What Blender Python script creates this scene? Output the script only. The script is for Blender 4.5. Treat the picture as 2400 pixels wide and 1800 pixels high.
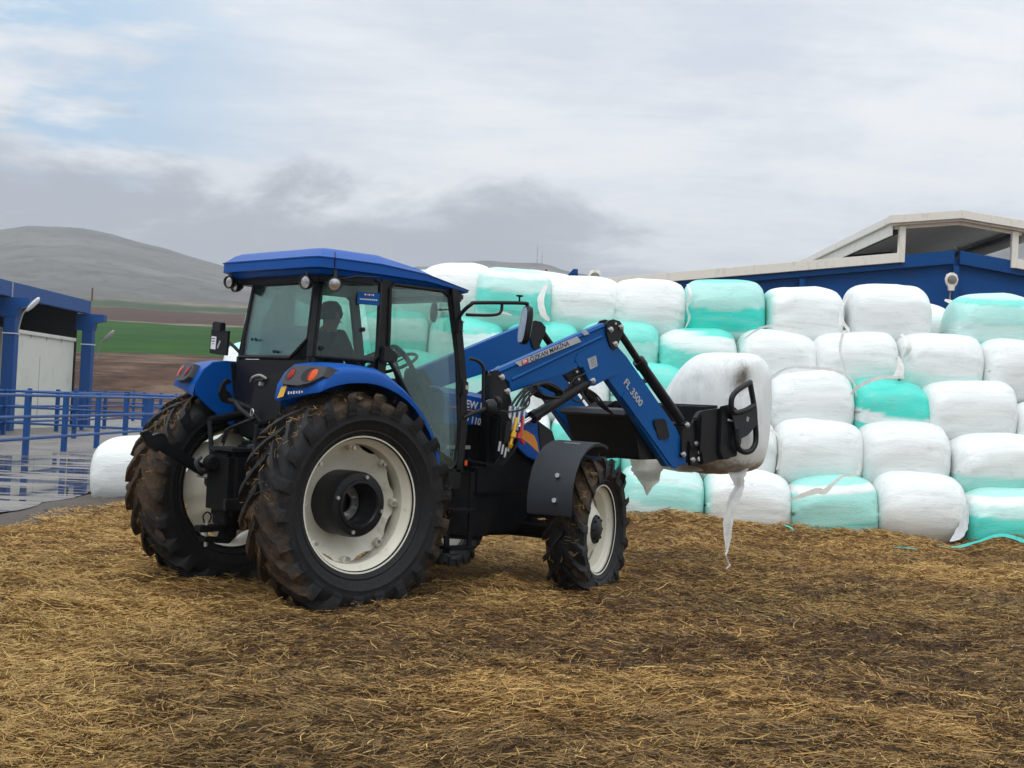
import bpy, bmesh, math, random
import numpy as np
from mathutils import Vector, Matrix, noise as mnoise
R = math.radians
random.seed(4); rng = np.random.default_rng(11)
S = bpy.context.scene
for o in list(bpy.data.objects): bpy.data.objects.remove(o)

# ------------------------------------------------------------------ camera
CAMP = Vector((-6.3, -9.451, 1.534)); YAW = 47.473
cam = bpy.data.cameras.new('camera'); co = bpy.data.objects.new('camera', cam); S.collection.objects.link(co)
F = Vector((math.cos(R(.881))*math.cos(R(YAW)), math.cos(R(.881))*math.sin(R(YAW)), math.sin(R(.881))))
Rt = Vector((math.sin(R(YAW)), -math.cos(R(YAW)), 0)); Up = Rt.cross(F)
ro = R(2.858); R2 = Rt*math.cos(ro)+Up*math.sin(ro); U2 = -Rt*math.sin(ro)+Up*math.cos(ro)
co.matrix_world = Matrix((( R2.x, U2.x, -F.x, CAMP.x), (R2.y, U2.y, -F.y, CAMP.y), (R2.z, U2.z, -F.z, CAMP.z), (0,0,0,1)))
cam.sensor_width = 36; cam.lens = 3339.927/2400*36; cam.clip_start = .1; cam.clip_end = 9000
S.camera = co
S.render.resolution_x = 1024; S.render.resolution_y = 768
S.view_settings.view_transform = 'Standard'; S.view_settings.look = 'None'
S.view_settings.exposure = 0; S.view_settings.gamma = 1; S.view_settings.use_curve_mapping = False
S.cycles.max_bounces = 8; S.cycles.transparent_max_bounces = 16; S.cycles.volume_bounces = 0

# ------------------------------------------------------------------ sky
SUN_EL, SUN_AZ = 58, YAW-205           # sun direction: high, behind the camera and to its right
wd = bpy.data.worlds.new("World"); S.world = wd; wd.use_nodes = True
nt = wd.node_tree; nt.nodes.clear()
class NT:
    """tiny helper to write node trees"""
    def __init__(s, nt): s.nt = nt
    def n(s, t, **k):
        nd = s.nt.nodes.new(t)
        for a, v in k.items():
            if a.startswith('i_'): nd.inputs[a[2:]].default_value = v
            else: setattr(nd, a, v)
        return nd
    def l(s, a, b): s.nt.links.new(a, b)
    def val(s, x, sock):
        if isinstance(x, bpy.types.NodeSocket): s.l(x, sock)
        else: sock.default_value = x
    def m(s, op, a, b=0.0, c=0.0, clamp=False):
        nd = s.nt.nodes.new('ShaderNodeMath'); nd.operation = op; nd.use_clamp = clamp
        s.val(a, nd.inputs[0]); s.val(b, nd.inputs[1]); s.val(c, nd.inputs[2]); return nd.outputs[0]
    def mix(s, f, a, b, mode='MIX'):
        nd = s.nt.nodes.new('ShaderNodeMix'); nd.data_type = 'RGBA'; nd.blend_type = mode
        s.val(f, nd.inputs[0]); s.val(a if not isinstance(a, tuple) else (*a[:3], 1), nd.inputs[6]); s.val(b if not isinstance(b, tuple) else (*b[:3], 1), nd.inputs[7]); return nd.outputs[2]
    def noise(s, vec, scale, detail=4, rough=.55, w=None, dist=0):
        nd = s.nt.nodes.new('ShaderNodeTexNoise'); nd.inputs['Scale'].default_value = scale
        nd.inputs['Detail'].default_value = detail; nd.inputs['Roughness'].default_value = rough; nd.inputs['Distortion'].default_value = dist
        if vec is not None: s.l(vec, nd.inputs['Vector'])
        return nd.outputs['Fac']
    def ss(s, x, a, b):
        nd = s.nt.nodes.new('ShaderNodeMapRange'); nd.interpolation_type = 'SMOOTHSTEP'
        s.val(x, nd.inputs[0]); nd.inputs[1].default_value = a; nd.inputs[2].default_value = b; return nd.outputs[0]
    def mapv(s, vec, scale=(1,1,1), loc=(0,0,0), rot=(0,0,0)):
        nd = s.nt.nodes.new('ShaderNodeMapping'); s.l(vec, nd.inputs[0])
        nd.inputs['Scale'].default_value = scale; nd.inputs['Location'].default_value = loc; nd.inputs['Rotation'].default_value = rot; return nd.outputs[0]
w = NT(nt)
tc = w.n('ShaderNodeTexCoord').outputs['Generated']
vr = w.mapv(tc, rot=(0, 0, R(-YAW)))                      # x = the way the photographer faces, y = to the left
sp = w.n('ShaderNodeSeparateXYZ'); w.l(vr, sp.inputs[0]); X, Y, Z = sp.outputs
sky = w.n('ShaderNodeTexSky'); sky.sky_type = 'NISHITA'; sky.sun_disc = False
sky.sun_elevation = R(SUN_EL); sky.sun_rotation = R(90-SUN_AZ); sky.altitude = 900
zz = w.m('ADD', w.m('MAXIMUM', Z, 0.0), .16)
cx = w.n('ShaderNodeCombineXYZ'); w.l(w.m('DIVIDE', X, zz), cx.inputs[0]); w.l(w.m('DIVIDE', Y, zz), cx.inputs[1])
pv = cx.outputs[0]
n1 = w.noise(w.mapv(pv, (1, 1.1, 1), (3.1, 1.7, 0)), .9, 6, .58, dist=.4)
n2 = w.noise(w.mapv(pv, (2.2, .9, 1), (0, 5, 0)), 2.4, 6, .6)
n3 = w.noise(w.mapv(vr, (1, 1, 3.4), (.3, 0, .2)), 5.5, 7, .6, dist=.5)
n4 = w.noise(w.mapv(vr, (1, 1, 1), (4.3, 2.0, 1)), 4.0, 3, .5)
br = w.m('ADD', w.m('MULTIPLY', n1, .65), w.m('MULTIPLY', n2, .35))
cl = w.mix(w.ss(br, .36, .62), (.71, .78, .875), (1.02, 1.04, 1.06))
# blue gaps: only where the upper cloud is thin, low in the sky on the left
gap = w.m('MULTIPLY', w.ss(w.noise(w.mapv(vr, (1, .8, 3.5), (1.2, .35, .4)), 5.0, 5, .6), .46, .60), w.m('MULTIPLY', w.ss(Y, .10, .32), w.m('SUBTRACT', 1, w.ss(Z, .22, .42))))
cl = w.mix(w.m('MULTIPLY', gap, .95), cl, (.42, .66, .90))
# cloud bank above the hills
az = w.m('ADD', w.m('MULTIPLY', w.ss(Y, -.22, .04), .085), .070)
edge = w.m('ADD', az, w.m('MULTIPLY', w.m('SUBTRACT', n3, .5), .20))
edge = w.m('ADD', edge, w.m('MULTIPLY', w.m('SUBTRACT', n4, .5), .10))
bank = w.ss(w.m('ADD', w.m('SUBTRACT', edge, Z), w.m('MULTIPLY', w.m('SUBTRACT', w.noise(w.mapv(vr, (1, 1, 2)), 22, 6, .65), .5), .05)), -.016, .034)
bk = w.mix(w.ss(n3, .3, .7), (.255, .295, .36), (.35, .39, .455))
bk = w.mix(w.ss(Z, .0, .16), bk, (.41, .445, .505))
cl = w.mix(w.m('MULTIPLY', bank, w.m('ADD', .45, w.m('MULTIPLY', w.ss(Y, -.26, .04), .5))), cl, bk)
zen = w.m('ADD', 1.0, w.m('MULTIPLY', w.ss(Z, .30, 1.0), .9))     # overcast sky: brighter towards the zenith
sc = w.n('ShaderNodeVectorMath', operation='SCALE'); w.l(cl, sc.inputs[0]); w.l(w.m('MULTIPLY', zen, 10.0), sc.inputs['Scale'])
col = w.mix(.985, sky.outputs[0], sc.outputs[0])
bg = w.n('ShaderNodeBackground'); w.l(col, bg.inputs[0]); bg.inputs[1].default_value = .1
wo = w.n('ShaderNodeOutputWorld'); w.l(bg.outputs[0], wo.inputs[0])
sl = bpy.data.lights.new('sun', 'SUN'); sl.energy = .9; sl.angle = R(24); sl.color = (1, .97, .93)
so = bpy.data.objects.new('sun', sl); S.collection.objects.link(so)
sd = Vector((math.cos(R(SUN_EL))*math.cos(R(SUN_AZ)), math.cos(R(SUN_EL))*math.sin(R(SUN_AZ)), math.sin(R(SUN_EL))))
so.rotation_euler = sd.to_track_quat('Z', 'Y').to_euler(); so.location = (0, 0, 30)

# ------------------------------------------------------------------ materials
def mat(name, col, rough=.6, metal=0, var=.12, vscale=6, bump=0, bscale=40, spec=.5, dirt=None, dscale=3, damt=.5, coat=0, dlow=.5, dhigh=.72, mapping=None):
    m = bpy.data.materials.new(name); m.use_nodes = True; t = NT(m.node_tree); b = m.node_tree.nodes['Principled BSDF']
    oc = t.n('ShaderNodeTexCoord').outputs['Object']
    if mapping: oc = t.mapv(oc, mapping)
    c = t.mix(t.noise(oc, vscale, 5), tuple(x*(1-var) for x in col), tuple(min(1, x*(1+var)) for x in col))
    rg = rough
    if dirt:
        f = t.m('MULTIPLY', t.ss(t.noise(oc, dscale, 8, .65), dlow, dhigh), damt)
        c = t.mix(f, c, dirt); rg = t.m('ADD', rough, t.m('MULTIPLY', f, max(0, .9-rough)))
    t.l(c, b.inputs['Base Color']); t.val(rg, b.inputs['Roughness']); b.inputs['Metallic'].default_value = metal
    b.inputs['Specular IOR Level'].default_value = spec; b.inputs['Coat Weight'].default_value = coat; b.inputs['Coat Roughness'].default_value = .12
    if bump:
        bn = t.n('ShaderNodeBump'); bn.inputs['Strength'].default_value = bump; bn.inputs['Distance'].default_value = .02
        t.l(t.noise(oc, bscale, 6, .6), bn.inputs['Height']); t.l(bn.outputs[0], b.inputs['Normal'])
    return m
MUD = (.085, .055, .036)
M = dict(
 blue=mat('tractor_blue_paint', (.0, .076, .35), .40, var=.05, spec=.22, coat=.04, dirt=(.05, .07, .13), dscale=9, damt=.25, dlow=.55, dhigh=.8),
 lblue=mat('loader_blue_paint', (.0, .080, .285), .45, var=.06, spec=.2, dirt=(.03, .06, .12), dscale=7, damt=.25, dlow=.55, dhigh=.8),
 navy=mat('barn_blue_paint', (.003, .066, .245), .6, spec=.15, var=.08, vscale=2, dirt=(.03, .05, .12), dscale=1.5, damt=.4),
 sblue=mat('fence_blue_paint', (.005, .070, .26), .42, spec=.4, var=.1, vscale=3, dirt=(.10, .11, .13), dscale=4, damt=.4, dlow=.55, dhigh=.8),
 black=mat('black_paint', (.0055, .006, .007), .42, spec=.3, var=.2, dirt=MUD, dscale=9, damt=.35, dlow=.55, dhigh=.8),
 frame=mat('dark_cast_metal', (.0045, .005, .006), .7, spec=.15, var=.3, dirt=(.028, .019, .013), dscale=7, damt=.5, bump=.4, bscale=60),
 plastic=mat('black_plastic', (.011, .012, .014), .5, spec=.3, var=.15, dirt=(.035, .032, .03), dscale=11, damt=.2),
 fender=mat('grey_plastic', (.022, .027, .033), .6, spec=.3, var=.1, bump=.15, bscale=160, dirt=MUD, dscale=13, damt=.35, dlow=.6, dhigh=.82),
 lampbox=mat('charcoal_plastic', (.036, .040, .045), .6, var=.08),
 seatm=mat('dark_upholstery', (.02, .022, .025), .8),
 steel=mat('zinc_steel', (.55, .55, .54), .32, metal=.85, var=.15, dirt=MUD, dscale=30, damt=.4),
 chrome=mat('chrome', (.8, .8, .8), .12, metal=1, var=.02),
 cream=mat('cream_rim_paint', (.72, .695, .575), .42, var=.05, dirt=(.17, .13, .085), dscale=9, damt=.5, dlow=.56, dhigh=.78, coat=.1),
 red=mat('red_lens', (.26, .010, .006), .45, spec=.25), orange=mat('orange_lens', (.62, .085, .010), .4, spec=.25),
 lens=mat('lamp_lens', (.62, .61, .58), .16, metal=.9, var=.5, vscale=28),
 yellow=mat('yellow_plastic', (.75, .42, .02), .4), redp=mat('red_plastic', (.50, .02, .03), .4),
 stripe=mat('orange_stripe', (.75, .26, .02), .4), silver=mat('silver_sticker', (.42, .44, .46), .4, dirt=(.2, .19, .18), damt=.3, dscale=20),
 white=mat('white_print', (.78, .79, .80), .5, var=.03), blackp=mat('black_print', (.015, .015, .017), .5), redpr=mat('red_print', (.55, .03, .03), .5),
 skin=mat('skin', (.30, .16, .10), .6), cloth=mat('dark_jacket', (.025, .028, .035), .85, bump=.3, bscale=50), hair=mat('dark_hair', (.012, .010, .009), .7),
 wall=mat('white_wall_panel', (.72, .72, .62), .6, var=.04, vscale=1, dirt=(.42, .41, .33), dscale=1.2, damt=.4),
 trim=mat('white_sheet_trim', (.80, .77, .69), .55, var=.04, dirt=(.42, .38, .30), dscale=2.5, damt=.35, mapping=(3, 1, 1)),
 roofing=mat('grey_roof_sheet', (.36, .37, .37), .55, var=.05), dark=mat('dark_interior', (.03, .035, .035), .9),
 concrete=mat('concrete', (.22, .20, .18), .8, bump=.3, bscale=20), lampgrey=mat('lamp_housing', (.35, .34, .30), .5), grille=mat('lamp_glass_grey', (.20, .19, .17), .3),
 dimmirror=mat('mirror_face', (.22, .27, .33), .06, metal=1, var=.5, vscale=9),
 rust=mat('rusty_steel', (.16, .06, .03), .8),
)
def film_mat(name, teal, pale):
    """stretch film: vertex attribute 'teal' gives the colour of the film layers, fine creases run along the bale"""
    m = bpy.data.materials.new(name); m.use_nodes = True; t = NT(m.node_tree); b = m.node_tree.nodes['Principled BSDF']
    oc = t.n('ShaderNodeTexCoord').outputs['Object']; at = t.n('ShaderNodeAttribute', attribute_name='teal').outputs['Fac']
    ri = t.n('ShaderNodeObjectInfo').outputs['Random']
    off = t.n('ShaderNodeVectorMath', operation='ADD'); t.l(oc, off.inputs[0]); cb = t.n('ShaderNodeCombineXYZ'); t.l(t.m('MULTIPLY', ri, 37), cb.inputs[0]); t.l(t.m('MULTIPLY', ri, 19), cb.inputs[2]); t.l(cb.outputs[0], off.inputs[1]); oc = off.outputs[0]
    st = t.noise(t.mapv(oc, (1.2, 9, 9)), 3.2, 8, .68, dist=.3)
    st2 = t.noise(t.mapv(oc, (.8, 5, 5)), 2.2, 6, .6, dist=.8)
    tl = t.m('ADD', at, t.m('MULTIPLY', t.m('SUBTRACT', st, .5), t.m('MULTIPLY', t.m('MULTIPLY', at, t.m('SUBTRACT', 1.05, at)), .8)), clamp=True)
    c = t.mix(tl, pale, teal)
    c = t.mix(t.m('MULTIPLY', t.ss(st2, .48, .72), .30), c, (.48, .51, .49))
    c = t.mix(t.m('MULTIPLY', t.ss(t.noise(oc, 2.3, 9, .7), .60, .80), .30), c, (.30, .24, .17))
    c = t.mix(t.m('MULTIPLY', t.ss(t.noise(t.mapv(oc, (1, 3, 3)), 7, 9, .72), .66, .74), .5), c, (.16, .15, .13))
    cz = t.noise(t.mapv(oc, (.9, 4.5, 4.5), rot=(0, .12, .08)), 2.6, 5, .6, dist=.6); ln = t.m('SUBTRACT', 1, t.ss(t.m('ABSOLUTE', t.m('SUBTRACT', cz, .5)), .0, .012))
    ln = t.m('MULTIPLY', ln, t.ss(t.noise(oc, 2.6, 3, .5), .46, .62)); c = t.mix(t.m('MULTIPLY', ln, .30), c, (.36, .37, .35))  # crease shade is put into the colour, besides the bump
    t.l(c, b.inputs['Base Color']); b.inputs['Roughness'].default_value = .34; b.inputs['Specular IOR Level'].default_value = .45
    bn = t.n('ShaderNodeBump'); bn.inputs['Strength'].default_value = .45; bn.inputs['Distance'].default_value = .02
    h = t.m('ADD', t.m('MULTIPLY', t.noise(t.mapv(oc, (.5, 6, 6)), 3, 5, .6, dist=.25), .7), t.m('MULTIPLY', t.noise(t.mapv(oc, (2, 4, 4)), 6, 4, .6, dist=1.2), .5))
    t.l(t.m('SUBTRACT', t.m('ADD', h, t.m('MULTIPLY', t.noise(t.mapv(oc, (1.2, 22, 22)), 5, 4, .6, dist=.2), .25)), t.m('MULTIPLY', ln, .35)), bn.inputs['Height']); t.l(bn.outputs[0], b.inputs['Normal'])
    return m
M['film'] = film_mat('bale_stretch_film', (.030, .68, .56), (.80, .83, .82))
def thin(name, col, alpha):
    m = bpy.data.materials.new(name); m.use_nodes = True; t = NT(m.node_tree); b = m.node_tree.nodes['Principled BSDF']
    oc = t.n('ShaderNodeTexCoord').outputs['Object']
    t.l(t.mix(t.ss(t.noise(oc, 14, 6, .7), .4, .7), tuple(x*.85 for x in col), col), b.inputs['Base Color'])
    b.inputs['Alpha'].default_value = alpha; b.inputs['Roughness'].default_value = .45
    bn = t.n('ShaderNodeBump'); bn.inputs['Strength'].default_value = .5; bn.inputs['Distance'].default_value = .006; t.l(t.noise(oc, 22, 5, .6, dist=1), bn.inputs['Height']); t.l(bn.outputs[0], b.inputs['Normal'])
    return m
M['sheet'] = thin('loose_white_film', (.90, .91, .87), .95); M['clear'] = thin('clear_plastic_film', (.75, .79, .82), .75)
M['dirty'] = thin('dirty_grey_film', (.66, .61, .53), .93); M['tealfilm'] = thin('loose_teal_film', (.03, .52, .45), .95)
def glass(name, tint, refl):
    m = bpy.data.materials.new(name); m.use_nodes = True; t = NT(m.node_tree); m.node_tree.nodes.clear()
    tr = t.n('ShaderNodeBsdfTransparent'); tr.inputs[0].default_value = (*tint, 1)
    gl = t.n('ShaderNodeBsdfGlossy'); gl.inputs['Roughness'].default_value = .03; gl.inputs[0].default_value = (.8, .9, .9, 1)
    df = t.n('ShaderNodeBsdfDiffuse'); df.inputs[0].default_value = (.16, .19, .19, 1)
    oc = t.n('ShaderNodeTexCoord').outputs['Object']
    fr = t.n('ShaderNodeFresnel'); fr.inputs[0].default_value = 1.5
    m1 = t.n('ShaderNodeMixShader'); t.l(t.m('MULTIPLY', fr.outputs[0], refl), m1.inputs[0]); t.l(tr.outputs[0], m1.inputs[1]); t.l(gl.outputs[0], m1.inputs[2])
    m2 = t.n('ShaderNodeMixShader'); t.l(t.m('ADD', .035, t.m('MULTIPLY', t.ss(t.noise(t.mapv(oc, (3, 3, .7)), 5, 6, .7), .5, .8), .10)), m2.inputs[0]); t.l(m1.outputs[0], m2.inputs[1]); t.l(df.outputs[0], m2.inputs[2])
    o = t.n('ShaderNodeOutputMaterial'); t.l(m2.outputs[0], o.inputs[0]); return m
M['glass'] = glass('tinted_cab_glass', (.745, .845, .805), .8)
M['glass_rear'] = glass('dark_rear_glass', (.67, .77, .74), .8)
def tyre_mat():
    m = bpy.data.materials.new('muddy_tyre_rubber'); m.use_nodes = True; t = NT(m.node_tree); b = m.node_tree.nodes['Principled BSDF']
    oc = t.n('ShaderNodeTexCoord').outputs['Object']; md = t.n('ShaderNodeAttribute', attribute_name='mud').outputs['Fac']
    n = t.noise(oc, 6, 8, .7); f = t.ss(t.m('ADD', n, t.m('MULTIPLY', md, .42)), .64, .88)
    c = t.mix(t.noise(oc, 30, 4), (.006, .0065, .007), (.016, .0165, .018))
    c = t.mix(t.m('MULTIPLY', t.ss(t.noise(oc, 15, 6, .7), .5, .7), .35), c, (.030, .026, .022))
    c = t.mix(t.m('MULTIPLY', f, .92), c, t.mix(t.noise(oc, 22, 8, .75), (.022, .016, .011), (.145, .098, .062)))
    t.l(c, b.inputs['Base Color']); t.l(t.m('ADD', .55, t.m('MULTIPLY', f, .35)), b.inputs['Roughness']); b.inputs['Specular IOR Level'].default_value = .25
    bn = t.n('ShaderNodeBump'); bn.inputs['Strength'].default_value = .7; bn.inputs['Distance'].default_value = .02
    t.l(t.m('ADD', t.m('MULTIPLY', t.m('MULTIPLY', n, f), 2.0), t.m('MULTIPLY', t.noise(oc, 60, 6, .7), .35)), bn.inputs['Height']); t.l(bn.outputs[0], b.inputs['Normal'])
    return m
M['tyre'] = tyre_mat()

# ------------------------------------------------------------------ mesh helpers
def rotm(rx=0, ry=0, rz=0): return Matrix.Rotation(R(rz), 3, 'Z') @ Matrix.Rotation(R(ry), 3, 'Y') @ Matrix.Rotation(R(rx), 3, 'X')
class MB:
    def __init__(s): s.v = []; s.f = []
    def add(s, vs, fs):
        k = len(s.v); s.v += [tuple(v) for v in vs]; s.f += [tuple(i+k for i in f) for f in fs]; return s
    def box(s, c, size, rot=None):
        a, b, d = size[0]/2, size[1]/2, size[2]/2; c = Vector(c)
        vs = [Vector((x*a, y*b, z*d)) for x in (-1, 1) for y in (-1, 1) for z in (-1, 1)]
        if rot is not None: vs = [rot @ v for v in vs]
        return s.add([v+c for v in vs], [(0,1,3,2), (4,6,7,5), (0,4,5,1), (2,3,7,6), (0,2,6,4), (1,5,7,3)])
    def bar(s, p, q, w, h, up=(0, 0, 1)):
        """rectangular bar from p to q, w wide across, h along 'up'"""
        p = Vector(p); q = Vector(q); d = (q-p).normalized(); up = Vector(up); sd = d.cross(up)
        if sd.length < 1e-4: sd = d.cross(Vector((1, 0, 0)))
        sd.normalize(); up = sd.cross(d).normalized(); vs = []
        for c in (p, q): vs += [c+sd*w/2+up*h/2, c-sd*w/2+up*h/2, c-sd*w/2-up*h/2, c+sd*w/2-up*h/2]
        return s.add(vs, [(0,1,2,3), (7,6,5,4), (0,4,5,1), (1,5,6,2), (2,6,7,3), (3,7,4,0)])
    def prism(s, poly, a0, a1, axis='y'):
        """extrude a 2-D outline: axis y -> poly is (x, z); axis x -> (y, z); axis z -> (x, y)"""
        n = len(poly)
        mk = {'y': lambda p, a: (p[0], a, p[1]), 'x': lambda p, a: (a, p[0], p[1]), 'z': lambda p, a: (p[0], p[1], a)}[axis]
        return s.add([mk(p, a0) for p in poly]+[mk(p, a1) for p in poly], [tuple(range(n-1, -1, -1)), tuple(range(n, 2*n))]+[(i, (i+1) % n, n+(i+1) % n, n+i) for i in range(n)])
    def loft(s, rings, close=True, caps=True):
        n = len(rings[0]); vs = [p for r in rings for p in r]; fs = []
        for k in range(len(rings)-1):
            for i in range(n if close else n-1):
                j = (i+1) % n; fs.append((k*n+i, k*n+j, (k+1)*n+j, (k+1)*n+i))
        if caps and close: fs += [tuple(range(n-1, -1, -1)), tuple((len(rings)-1)*n+i for i in range(n))]
        return s.add(vs, fs)
    def tube(s, pts, r, seg=10, smooth=0, closed=False):
        pts = [Vector(p) for p in pts]
        if smooth:
            out = []; n = len(pts)
            for i in range(n-1):
                a, b, c, d = pts[max(i-1, 0)], pts[i], pts[i+1], pts[min(i+2, n-1)]
                for k in range(smooth):
                    t = k/smooth; out.append(.5*((2*b)+(c-a)*t+(2*a-5*b+4*c-d)*t*t+(3*b-a-3*c+d)*t**3))
            pts = out+[pts[-1]]
        rr = r if hasattr(r, '__len__') else [r]*len(pts); rings = []; up = None
        if len(rr) != len(pts): rr = [rr[min(len(rr)-1, int(i*len(rr)/len(pts)))] for i in range(len(pts))]
        for i, p in enumerate(pts):
            d = (pts[min(i+1, len(pts)-1)]-pts[max(i-1, 0)])
            d = d.normalized() if d.length > 1e-6 else Vector((0, 0, 1))
            if up is None: up = Vector((0, 0, 1)) if abs(d.z) < .9 else Vector((1, 0, 0))
            sd = d.cross(up); sd.normalize(); up = sd.cross(d).normalized()
            rings.append([p+(sd*math.cos(a)+up*math.sin(a))*rr[i] for a in [2*math.pi*k/seg for k in range(seg)]])
        return s.loft(rings)
    def lathe(s, prof, c, axis=(0, 1, 0), seg=32, closed=False):
        """prof: (radius, offset along axis)"""
        ax = Vector(axis).normalized(); u = ax.orthogonal().normalized()
        if abs(ax.z) < .9: u = Vector((0, 0, 1)) - ax*ax.z; u.normalize()
        v = ax.cross(u); c = Vector(c); n = len(prof)
        vs = [c+ax*h+(u*math.cos(2*math.pi*k/seg)+v*math.sin(2*math.pi*k/seg))*r for k in range(seg) for r, h in prof]; fs = []
        for k in range(seg):
            j = (k+1) % seg
            for i in range(n if closed else n-1):
                i2 = (i+1) % n; fs.append((k*n+i, k*n+i2, j*n+i2, j*n+i))
        return s.add(vs, fs)
    def cyl(s, p, q, r, seg=16, r2=None):
        p = Vector(p); q = Vector(q); L = (q-p).length; r2 = r if r2 is None else r2
        return s.lathe([(1e-4, 0), (r, 0), (r2, L), (1e-4, L)], p, (q-p), seg)
    def xf(s, mtx): s.v = [tuple(mtx @ Vector(v)) for v in s.v]; return s
    def build(s, name, m, parent=None, bevel=0, ang=35, smooth=True, seg=2):
        me = bpy.data.meshes.new(name); me.from_pydata(s.v, [], s.f); me.update()
        bm = bmesh.new(); bm.from_mesh(me); bmesh.ops.remove_doubles(bm, verts=bm.verts, dist=1e-5); bmesh.ops.recalc_face_normals(bm, faces=bm.faces)
        if bevel:
            ed = [e for e in bm.edges if len(e.link_faces) == 2 and e.calc_face_angle(0) > R(28)]
            try: bmesh.ops.bevel(bm, geom=ed, offset=bevel, segments=seg, affect='EDGES', clamp_overlap=True)
            except Exception: pass
        bm.to_mesh(me); bm.free()
        if smooth:
            me.polygons.foreach_set('use_smooth', [True]*len(me.polygons)); me.set_sharp_from_angle(angle=R(ang))
        me.materials.append(M[m] if isinstance(m, str) else m)
        o = bpy.data.objects.new(name, me); S.collection.objects.link(o)
        if parent: o.parent = parent
        return o
def tag(o, label=None, cat=None, group=None, kind=None):
    for k, v in (('label', label), ('category', cat), ('group', group), ('kind', kind)):
        if v: o[k] = v
    return o
def empty(name, label, cat, loc=(0, 0, 0), rz=0, group=None):
    o = bpy.data.objects.new(name, None); S.collection.objects.link(o); o.empty_display_size = .2
    o.location = loc; o.rotation_euler = (0, 0, rz); return tag(o, label, cat, group)
GRZ = R(YAW-90)
def W(l, d, z=0): return Vector((CAMP.x, CAMP.y, 0))+Vector((math.sin(R(YAW)), -math.cos(R(YAW)), 0))*l+Vector((math.cos(R(YAW)), math.sin(R(YAW)), 0))*d+Vector((0, 0, z))
def grid(o, l=0, d=0, z=0):
    """place an object in the farm's own grid: local x runs along the barn gable, local y along its ridge"""
    o.location = W(l, d, z); o.rotation_euler = (0, 0, GRZ); return o
def fromnp(name, V, Fc, m, parent=None, smooth=True, attr=None):
    me = bpy.data.meshes.new(name); V = np.asarray(V, np.float32); Fc = np.asarray(Fc, np.int32)
    me.vertices.add(len(V)); me.vertices.foreach_set('co', V.ravel()); k = Fc.shape[1]
    me.loops.add(Fc.size); me.loops.foreach_set('vertex_index', Fc.ravel())
    me.polygons.add(len(Fc)); me.polygons.foreach_set('loop_start', np.arange(0, Fc.size, k, dtype=np.int32)); me.polygons.foreach_set('loop_total', np.full(len(Fc), k, np.int32))
    me.update(calc_edges=True); me.validate()
    if smooth: me.polygons.foreach_set('use_smooth', np.ones(len(Fc), bool))
    if attr:
        for an, av in attr.items():
            a = me.attributes.new(an, 'FLOAT', 'POINT'); a.data.foreach_set('value', np.asarray(av, np.float32))
    me.materials.append(M[m] if isinstance(m, str) else m)
    o = bpy.data.objects.new(name, me); S.collection.objects.link(o)
    if parent: o.parent = parent
    return o
_P = rng.permutation(4096); _G = rng.random(4096)
def vn(x, y, seed=0):
    """value noise on arrays"""
    xi = np.floor(x).astype(int); yi = np.floor(y).astype(int); fx = x-xi; fy = y-yi; fx = fx*fx*(3-2*fx); fy = fy*fy*(3-2*fy)
    h = lambda a, b: _G[_P[(_P[(a+seed*17) & 4095]+b) & 4095]]
    return (h(xi, yi)*(1-fx)+h(xi+1, yi)*fx)*(1-fy)+(h(xi, yi+1)*(1-fx)+h(xi+1, yi+1)*fx)*fy
def fbm(x, y, sc, oct=4, seed=0, g=.5):
    t = 0; a = 1; n = 0
    for i in range(oct): t = t+a*vn(x*sc, y*sc, seed+i*7); n += a; a *= g; sc *= 2.03
    return t/n
def sst(x, a, b): t = np.clip((x-a)/(b-a), 0, 1); return t*t*(3-2*t)
def text(s, size, parent, m, name, mtx, ext=.0015, bold=0, sx=1):
    cu = bpy.data.curves.new(name, 'FONT'); cu.body = s; cu.size = size; cu.extrude = ext; cu.offset = bold; cu.resolution_u = 3
    to = bpy.data.objects.new(name, cu); S.collection.objects.link(to); dg = bpy.context.evaluated_depsgraph_get()
    me = bpy.data.meshes.new_from_object(to.evaluated_get(dg)); bpy.data.objects.remove(to)
    me.name = name; me.materials.clear(); me.materials.append(M[m]); me.transform(mtx @ Matrix.Diagonal((sx, 1, 1, 1)))
    o = bpy.data.objects.new(name, me); S.collection.objects.link(o); o.parent = parent; return o
def side_m(p, ang=0, side=-1):
    """matrix putting text (x right, y up) on a plate facing the tractor's right side (-y)"""
    x = Vector((math.cos(R(ang)), 0, math.sin(R(ang)))); y = Vector((-math.sin(R(ang)), 0, math.cos(R(ang)))); z = Vector((0, -1, 0))
    return Matrix(((x.x, y.x, z.x, p[0]), (x.y, y.y, z.y, p[1]), (x.z, y.z, z.z, p[2]), (0, 0, 0, 1)))

# ================================================================== GROUND
def gh(l, d):
    h = .05*(fbm(l, d, .45, 3, 1)-.5)*2+.075*(fbm(l, d, 1.9, 4, 5)-.5)*2+.042*(fbm(l, d, 7.0, 3, 9)-.5)*2
    h += .13*np.exp(-((d-18.55)/.55)**2)*sst(fbm(l+3, d*.3, .9, 3, 3), .25, .7)*(l > -5)
    h += .10*np.exp(-((d-18.3)/.9)**2-((l-2.1)/1.0)**2)
    # ruts pressed by the tractor and a worn hollow in the foreground
    h -= .05*np.exp(-((d-6.7)/.25)**2-((l-.3)/.9)**2)
    ed = -5.9+.25*(fbm(l*0, d, .7, 3, 31)-.5)
    h = h*sst(l, ed-.1, ed+.8)
    h = np.where(l < ed, -.05, h-.01*(1-sst(l, ed, ed+.6)))
    return h*sst(-np.abs(d-10), -45, -25)+np.where(np.abs(d-10) > 45, -.03, 0)
ls = np.unique(np.concatenate([np.arange(-8, 10.5, .07), np.linspace(-160, -8, 40), np.linspace(10.5, 160, 40)]))
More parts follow.
